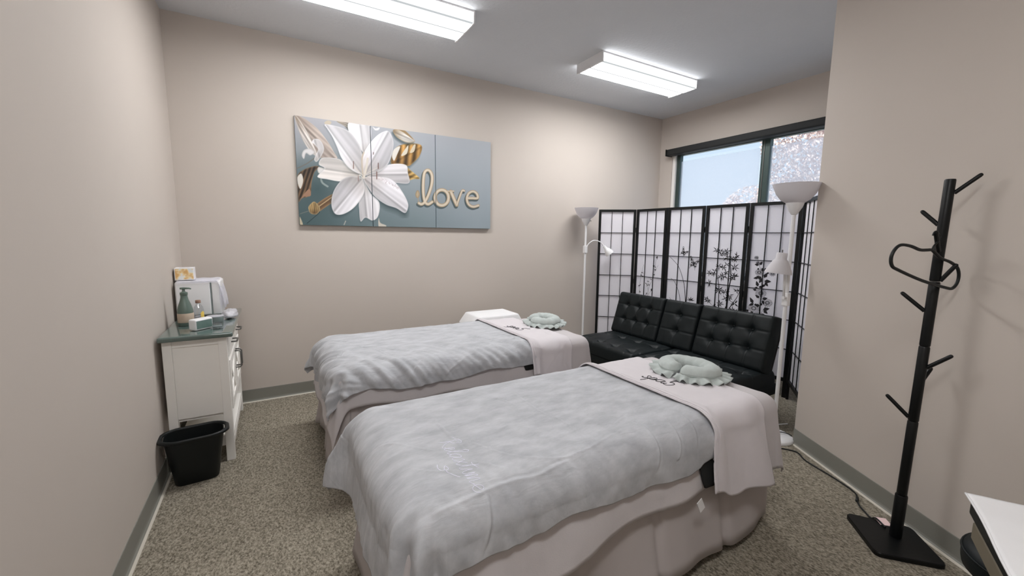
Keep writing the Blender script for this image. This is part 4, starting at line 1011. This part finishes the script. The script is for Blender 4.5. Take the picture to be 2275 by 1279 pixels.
for y0, y1 in ((cy0+.05, ym-.004), (ym+.004, cy1-.05)):
    dr = obj('drawer', MB().box((cx1-.022, y0, .660), (cx1+.004, y1, ct-.026), .003), M['white_paint'], ca)
    obj('drawer_panel', MB().box((cx1+.0042, y0+.03, .678), (cx1+.007, y1-.03, ct-.044), .002), M['white_paint'], dr)
    dhandle(dr, (cx1+.006, (y0+y1)/2, .722), (0, 1, 0), .10)
for k, (y0, y1) in enumerate(((cy0+.05, ym-.003), (ym+.003, cy1-.05))):
    dz0, dz1 = .318, .636
    do = obj('door', MB().box((cx1-.02, y0, dz0), (cx1-.004, y1, dz1), .002), M['white_paint'], ca)
    for a, b in (((y0, dz0), (y1, dz0+.05)), ((y0, dz1-.05), (y1, dz1)), ((y0, dz0+.05), (y0+.05, dz1-.05)), ((y1-.05, dz0+.05), (y1, dz1-.05))):
        obj('door_rail', MB().box((cx1-.0038, a[0], a[1]), (cx1+.006, b[0], b[1]), .001), M['white_paint'], do)
    for s_ in (1, -1):
        a = Vector((cx1+.001, y0+.05, dz0+.05 if s_ > 0 else dz1-.05)); b = Vector((cx1+.001, y1-.05, dz1-.05 if s_ > 0 else dz0+.05))
        an = math.atan2(b.z-a.z, b.y-a.y); mdl = (a+b)/2; L = (b-a).length
        obj('cross_brace', MB().box((mdl.x-.0045, mdl.y-L/2, mdl.z-.012), (mdl.x+.0045+.001*s_, mdl.y+L/2, mdl.z+.012), rot=Matrix.Rotation(an, 3, 'X'), about=mdl), M['white_paint'], do)
    dhandle(do, (cx1+.006, (y1-.025) if k == 0 else (y0+.025), .545), (0, 0, 1), .12, .036)
TZ = ct+.032
# towel warmer under a plastic cover
tw = thing('towel_warmer', 'white countertop towel warmer with thin plastic cover, tissue box on top', 'towel warmer', (-.45, 3.74, TZ))
obj('body', MB().box((-.585, 3.605, TZ+.012), (-.325, 3.86, TZ+.255), .014, 3), M['white_plastic'], tw, smooth=True, sharp=40)
dw = obj('door', MB().box((-.578, 3.592, TZ+.02), (-.385, 3.6045, TZ+.247), .008, 3), M['white_plastic'], tw, smooth=True, sharp=40)
obj('door_gap_trim', MB().box((-.384, 3.595, TZ+.02), (-.378, 3.6045, TZ+.247)), M['grey_box'], tw)
obj('control_strip', MB().box((-.376, 3.593, TZ+.02), (-.332, 3.6045, TZ+.247), .006, 2), M['white_plastic'], tw, smooth=True, sharp=40)
for a in (-.56, -.35):
    for b in (3.63, 3.84): obj('foot', MB().lathe([(.012, 0), (.014, .0125)], (a, b, TZ), 12), M['black_plastic'], tw)
def cover(a, b):
    # thin bag draped over the box: top, then hanging loosely at the side toward the room
    x = -.60+.30*a
    if a > .88: x = -.336+.03*math.sin((a-.88)/.12*1.5)
    y = 3.585+.285*b; e = max(0, (a-.86)/.14)
    z = TZ+.2585+.004*noise.noise(Vector((a*7, b*7, 1)))-.20*e**1.4
    return Vector((x+.016*e*noise.noise(Vector((b*6, a*5, 2))), y, z))
solid(obj('plastic_cover', MB().grid(lambda a, b: cover(.08+.92*a, b), 40, 24), M['wrap'], tw, smooth=True), .001, 1)
tb = thing('tissue_box', 'floral printed tissue box sitting on the towel warmer', 'tissue box', (-.535, 3.72, TZ+.264), .05)
obj('carton', MB().box((-.055, -.06, 0), (.055, .06, .085), .002), M['white_plastic'], tb, local=True)
obj('printed_side', MB().box((-.050, -.0612, .006), (.050, -.0602, .080)), M['tissue_print'], tb, local=True)
obj('opening', MB().lathe([(.0, .0851), (.03, .0851), (.032, .0858), (0, .0858)], (0, 0, 0), 20, sy=.5), M['clear'], tb, local=True)
pb = thing('pump_bottle', 'dark green pump bottle with tan label on the cabinet top', 'bottle', (-.497, 3.34, TZ))
obj('bottle', MB().lathe([(0, 0), (.040, 0), (.043, .004), (.043, .085), (.041, .105), (.033, .135), (.023, .165), (.019, .185), (.019, .197), (0, .197)], (0, 0, 0), 30), M['bottle_dark'], pb, smooth=True, local=True, sharp=60)
obj('label', MB().lathe([(.0434, .022), (.0438, .023), (.0438, .080), (.0434, .081)], (0, 0, 0), 30), M['label_tan'], pb, smooth=True, local=True)
pm = obj('pump', MB().lathe([(.020, .198), (.021, .20), (.021, .214), (.012, .218), (.008, .222), (.008, .235), (.013, .238), (.015, .242), (0, .244)], (0, 0, 0), 20), M['bottle_dark'], pb, smooth=True, local=True, sharp=50)
obj('nozzle', MB().tube([(-.018, .0, .2405), (.0, 0, .241), (.03, -.004, .240), (.040, -.005, .236)], [.006, .007, .005, .004], 8), M['bottle_dark'], pm, smooth=True, local=True)
ob = thing('oil_bottle', 'clear oil bottle with brown cap and yellow label behind the clock', 'bottle', (-.435, 3.40, TZ))
obj('bottle', MB().lathe([(0, 0), (.026, 0), (.028, .004), (.028, .085), (.025, .105), (.013, .125), (.012, .132), (0, .132)], (0, 0, 0), 26), M['clear'], ob, smooth=True, local=True, sharp=60)
obj('oil', MB().lathe([(0, .003), (.025, .003), (.025, .045), (0, .045)], (0, 0, 0), 22), M['wrap'], ob, smooth=True, local=True, sharp=60)
obj('cap', MB().lathe([(.0145, .1325), (.015, .134), (.015, .150), (.013, .152), (0, .152)], (0, 0, 0), 20), M['cap_brown'], ob, smooth=True, local=True, sharp=50)
obj('label', MB().grid(lambda a, b: Vector((.0286*math.cos(-1.1+1.0*a), .0286*math.sin(-1.1+1.0*a), .012+.066*b-.012*(2*a-1)**2*b)), 10, 6), M['yellow'], ob, smooth=True, local=True)
ck = thing('digital_clock', 'white rounded digital clock with green-grey display, at the top’s edge'.replace('’', "'"), 'clock', (-.398, 3.155, TZ), .80)
obj('case', MB().box((-.058, -.028, .001), (.058, .028, .070), .012, 4), M['white_plastic'], ck, smooth=True, sharp=60, local=True)
obj('display', MB().box((-.050, -.0292, .011), (.050, -.0282, .060), .0004), M['lcd'], ck, local=True)
# little jar, grey container, bag
j = thing('glass_jar', 'short clear cup on the cabinet top beside the clock', 'cup', (-.312, 3.14, TZ))
obj('cup', MB().lathe([(0, 0), (.026, 0), (.028, .003), (.029, .035), (.027, .035), (.026, .006), (0, .005)], (0, 0, 0), 24), M['clear'], j, smooth=True, local=True, sharp=60)
obj('contents', MB().lathe([(0, .0055), (.025, .0055), (.0255, .016), (0, .017)], (0, 0, 0), 20), M['grey_box'], j, smooth=True, local=True, sharp=60)
j = thing('plastic_tub', 'grey-green translucent tub behind the short clear cup', 'container', (-.345, 3.37, TZ))
obj('tub', MB().lathe([(0, 0), (.042, 0), (.045, .004), (.047, .038), (0, .038)], (0, 0, 0), 24, sy=.8), M['grey_box'], j, smooth=True, local=True, sharp=60)
obj('lid', MB().lathe([(0, .0385), (.048, .0385), (.049, .044), (.046, .046), (0, .046)], (0, 0, 0), 24, sy=.8), M['wrap'], j, smooth=True, local=True, sharp=60)
def blob(c, r, seed, n=26):
    def fn(a, b):
        th, ph = 2*PI*a, PI*(b-.5); d_ = Vector((math.cos(th)*math.cos(ph), math.sin(th)*math.cos(ph), math.sin(ph)))
        k = 1+.22*noise.noise(d_*2.6+Vector((seed, 0, 0)))+.14*(abs(noise.noise(d_*6+Vector((0, seed, 0)))))
        p = Vector((d_.x*r[0]*k, d_.y*r[1]*k, d_.z*r[2]*k+r[2])); p.z = max(.001, p.z); return p+Vector(c)
    return MB().grid(fn, n, n//2)
bg_ = thing('plastic_bag', 'crumpled clear plastic bag of white pads at the cabinet top corner', 'bag', (-.27, 3.49, TZ))
obj('pads', blob((0, 0, 0), (.032, .06, .022), 2.0), M['white_cloth'], bg_, smooth=True, local=True)
obj('film', blob((0, 0, 0), (.045, .085, .032), 5.0, 34), M['wrap'], bg_, smooth=True, local=True)

# ------------------------------------------------------------------ waste bin
bn_ = thing('waste_bin', 'black oval-rimmed plastic waste bin in front of the white cabinet', 'waste bin', (-.44, 2.905, 0), .10)
def rrect(w, d, r, z, n=6):
    out = []
    for (sx_, sy_, a0) in ((1, 1, 0), (-1, 1, PI/2), (-1, -1, PI), (1, -1, 1.5*PI)):
        for k in range(n+1):
            a = a0+PI/2*k/n; out.append(Vector((sx_*(w-r)+math.cos(a)*r, sy_*(d-r)+math.sin(a)*r, z)))
    return out
def loft(rings, cap0=True, cap1=False):
    n = len(rings[0]); v = [p for R in rings for p in R]; f = []
    for i in range(len(rings)-1):
        for k in range(n): f.append((i*n+k, i*n+(k+1) % n, (i+1)*n+(k+1) % n, (i+1)*n+k))
    if cap0: f.append(tuple(range(n))[::-1])
    if cap1: f.append(tuple(range((len(rings)-1)*n, len(rings)*n)))
    return MB().add(v, f)
obj('body', loft([rrect(.100, .068, .04, 0), rrect(.104, .072, .042, .006), rrect(.142, .098, .075, .272), rrect(.138, .094, .072, .272), rrect(.102, .07, .04, .012), rrect(.08, .05, .03, .010)], True, True), M['black_plastic'], bn_, smooth=True, sharp=50, local=True)
rim = [Vector((p.x*(1.0+.07*min(1, abs(p.x)/.142)**4), p.y, p.z)) for p in rrect(.143, .099, .076, .277)]
obj('rim', loft([[Vector((p.x*1.03, p.y*1.03, .262)) for p in rim], [Vector((p.x*1.10, p.y*1.07, .268)) for p in rim], [Vector((p.x*1.10, p.y*1.07, .277)) for p in rim], [Vector((p.x*1.04, p.y*1.04, .284)) for p in rim], [Vector((p.x*.965, p.y*.965, .282)) for p in rim], [Vector((p.x*.96, p.y*.96, .270)) for p in rim]], False, False), M['black_plastic'], bn_, smooth=True, local=True)

# ------------------------------------------------------------------ coat rack with a hanger
rk = (2.522, .644)
cr_ = thing('coat_rack', 'black wooden coat rack with square base beside the slanted wall', 'coat rack', (rk[0], rk[1], 0))
bq = [(2.520, .845), (2.676, .632), (2.487, .452), (2.310, .645)]
cc = Vector((sum(p[0] for p in bq)/4, sum(p[1] for p in bq)/4, 0))
def rounded_poly(pts, r, n=5):
    out = []; N = len(pts)
    for i in range(N):
        p = Vector((*pts[i], 0)); a = (Vector((*pts[i-1], 0))-p).normalized(); b = (Vector((*pts[(i+1) % N], 0))-p).normalized()
        for k in range(n+1):
            t_ = k/n; out.append((p+a*r)*(1-t_)**2+p*2*t_*(1-t_)+(p+b*r)*t_**2)
    return out
bp_ = rounded_poly(bq, .03)
obj('base_plate', loft([[p+Vector((0, 0, 0)) for p in bp_], [p+Vector((0, 0, .016)) for p in bp_], [p+(cc-p)*.02+Vector((0, 0, .021)) for p in bp_]], True, True), M['black_wood'], cr_)
lean = Vector((.034, -.012, 0))
def pole_at(z): return Vector((rk[0], rk[1], z))+lean*(z/1.7)
PTOP = 1.695
for z0, z1, r0 in ((.0211, .235, .0235), (.237, .60, .0195), (.602, .955, .0195), (.957, 1.25, .0192), (1.252, PTOP, .0188)):
    mb = MB().tube([pole_at(z0), pole_at(z0+.004), pole_at(z1-.004), pole_at(z1)], [r0-.002, r0, r0, r0-.002], 14)
    obj('pole_section', mb, M['black_wood'], cr_, smooth=True, sharp=50)
rr_ = Vector((.245, -.97, 0)); ff = Vector((-.97, -.245, 0))
pegs = [(1.635, rr_, .075, .075), (1.50, -rr_*.86+ff*-.35, .065, .065), (1.385, ff*.97-rr_*.15, .085, .105), (1.255, rr_*.95+ff*.2, .078, .045), (1.115, -rr_, .078, .085), (.86, rr_*.9+ff*.15, .075, .075), (.79, -ff*.85+rr_*.45, .06, .055), (.615, -rr_*.95, .085, .085)]
for z, dr_, rise, run in pegs:
    dv = dr_.normalized(); a = pole_at(z)+dv*.017; b = pole_at(z)+dv*(.017+run)+Vector((0, 0, rise))
    if True:
        # keep clear of the slanted wall
        k = 1.0
        while k > .3 and (a.lerp(b, k)-WA).dot(wn) < .015: k -= .05
        b = a.lerp(b, k)
    u_ = (b-a).normalized()
    obj('peg', MB().tube([a, b-u_*.012, b-u_*.004, b], [.0085, .0085, .0075, .004], 10), M['black_wood'], cr_, smooth=True, sharp=50)
# hanger hooked on the peg that faces the camera
z, dr_, rise, run = pegs[2]; dv = dr_.normalized(); hk = pole_at(z)+dv*(.017+run*.72)+Vector((0, 0, rise*.72+.0125))
hd = Vector((.966, -.26, 0)).normalized()      # its two shoulders
hg = thing('clothes_hanger', 'black plastic clothes hanger hooked on the coat rack', 'hanger', (hk.x, hk.y, hk.z-.18))
hook = [(-.022, -.012), (-.018, .004), (0, .006), (.022, -.004), (.018, -.03), (.004, -.05), (0, -.07)]
TL = math.radians(-15)
def sh_(x, z): return hk+hd*(x*math.cos(TL)-z*math.sin(TL))+Vector((0, 0, x*math.sin(TL)+z*math.cos(TL)))
fr_ = [(0, -.07), (.03, -.078), (.07, -.088), (.13, -.088), (.185, -.098), (.212, -.125), (.218, -.160), (.200, -.190), (.16, -.198), (0, -.205), (-.16, -.198), (-.20, -.190), (-.218, -.160), (-.212, -.125), (-.185, -.098), (-.13, -.088), (-.07, -.088), (-.03, -.078)]
def shp(x, z):   # the shoulder by the wall swings clear of it
    p = sh_(x, z)
    return p
obj('hook', MB().tube(spline([tuple(sh_(*p)) for p in hook], 5), .0035, 8), M['black_plastic'], hg, smooth=True)
obj('body', MB().tube(spline([tuple(shp(*p)) for p in fr_], 4, True), .0065, 8, closed=True), M['black_plastic'], hg, smooth=True)
# pink slip on the base plate and the cable lying across the floor
pk = obj('paper_slip', MB().box((2.575, .685, .0215), (2.625, .745, .0235), rot=Matrix.Rotation(-.8, 3, 'Z')), M['pink'])
tag(pk, 'small pink paper slip lying on the coat rack base', 'paper')
cb = [(2.93, 1.42), (3.0, 1.31), (2.94, 1.23), (2.905, 1.15), (2.88, 1.07), (2.845, .985), (2.815, .925), (2.78, .89), (2.73, .87), (2.68, .84), (2.64, .80), (2.61, .765)]
pts = [(x, y, .006) for x, y in cb]+[(2.59, .74, .028), (2.55, .69, .0262)]
cbo = obj('power_cable', MB().tube(spline(pts, 6), .0042, 7), M['black_plastic'], smooth=True)
tag(cbo, 'thin black cable along the slanted wall, ending on the coat rack base', 'cable')
obj('connector', MB().tube([(2.755, .877, .007), (2.715, .864, .007)], .0075, 8), M['black_plastic'], cbo, smooth=True)

# ------------------------------------------------------------------ padded table and stool at the lower right edge
e2 = Vector((-.92, -.39, 0)).normalized(); e1 = Vector((.52, -.855, 0)).normalized()
k0 = Vector((1.944, .341, 0))
def para(a0, a1, b0, b1, z): return [k0+e2*a+e1*b+Vector((0, 0, z)) for a, b in ((a0, b0), (a1, b0), (a1, b1), (a0, b1))]
def pslab(a0, a1, b0, b1, z0, z1, r=.03):
    base = rounded_poly([(p.x, p.y) for p in para(a0, a1, b0, b1, 0)], r); c = sum(base, Vector((0, 0, 0)))/len(base)
    zz = lambda q, z: [p+Vector((0, 0, z)) for p in q]; ins = lambda q: [p+(c-p).normalized()*.012 for p in q]
    return loft([zz(ins(base), z0), zz(base, z0+.012), zz(base, z1-.012), zz(ins(base), z1)], True, True)
wt = thing('work_table', 'black padded work table with wooden rail under a white towel, lower right corner', 'table', k0+e2*.4+e1*.25)
obj('pad', pslab(-.022, .85, .014, .50, .53, .596), M['black_leather'], wt, smooth=True, sharp=60)
obj('rail', pslab(.015, .82, .022, .47, .455, .529, .006), M['wood'], wt)
for a in (.24, .76):
    for b in (.09, .41):
        q = k0+e2*a+e1*b; obj('leg', MB().box((q.x-.02, q.y-.02, 0), (q.x+.02, q.y+.02, .454), .003), M['wood'], wt)
def twl(a, b):
    A0 = -.004+.80*a; B0 = .0+.50*b
    p = k0+e2*A0+e1*B0; p.z = .6005+.0015*noise.noise(Vector((a*7, b*6, 3)))+.0008*noise.noise(Vector((a*30, b*24, 3)))
    return p+e1*(.004*math.sin(a*9))
to = obj('white_towel', MB().grid(twl, 60, 36), M['white_cloth'], smooth=True); solid(to, .004, 1)
tag(to, 'plain white towel spread flat over the black padded table', 'towel')
obj('hem', MB().tube([twl(i/40, 0)+Vector((0, 0, .002)) for i in range(41)], .0035, 6), M['white_cloth'], to, smooth=True)
st = thing('rolling_stool', 'round black padded stool tucked beside the towel-covered table', 'stool', (2.03, .175, 0))
obj('seat', MB().lathe([(0, .345), (.155, .345), (.168, .355), (.172, .375), (.172, .405), (.162, .425), (.135, .436), (.0, .440)], (0, 0, 0), 40), M['black_leather'], st, smooth=True, local=True)
obj('piping', MB().tube([(.1715*math.cos(2*PI*k/48), .1715*math.sin(2*PI*k/48), .408) for k in range(48)], .004, 6, closed=True), M['black_leather'], st, smooth=True, local=True)
obj('column', MB().tube([(0, 0, .06), (0, 0, .344)], .022, 14), M['chrome'], st, smooth=True, local=True, sharp=60)
for k in range(5):
    a = 2*PI*k/5+.3; dd = Vector((math.cos(a), math.sin(a), 0))
    ar = obj('foot_arm', MB().tube([dd*.01+Vector((0, 0, .075)), dd*.19+Vector((0, 0, .058))], [.016, .011], 8), M['black_plastic'], st, smooth=True, local=True)
    obj('caster', MB().tube([dd*.19+Vector((0, 0, .0225))+Vector((-dd.y, dd.x, 0))*.010, dd*.19+Vector((0, 0, .0225))-Vector((-dd.y, dd.x, 0))*.010], .0225, 14), M['black_plastic'], ar, smooth=True, local=True, sharp=60)
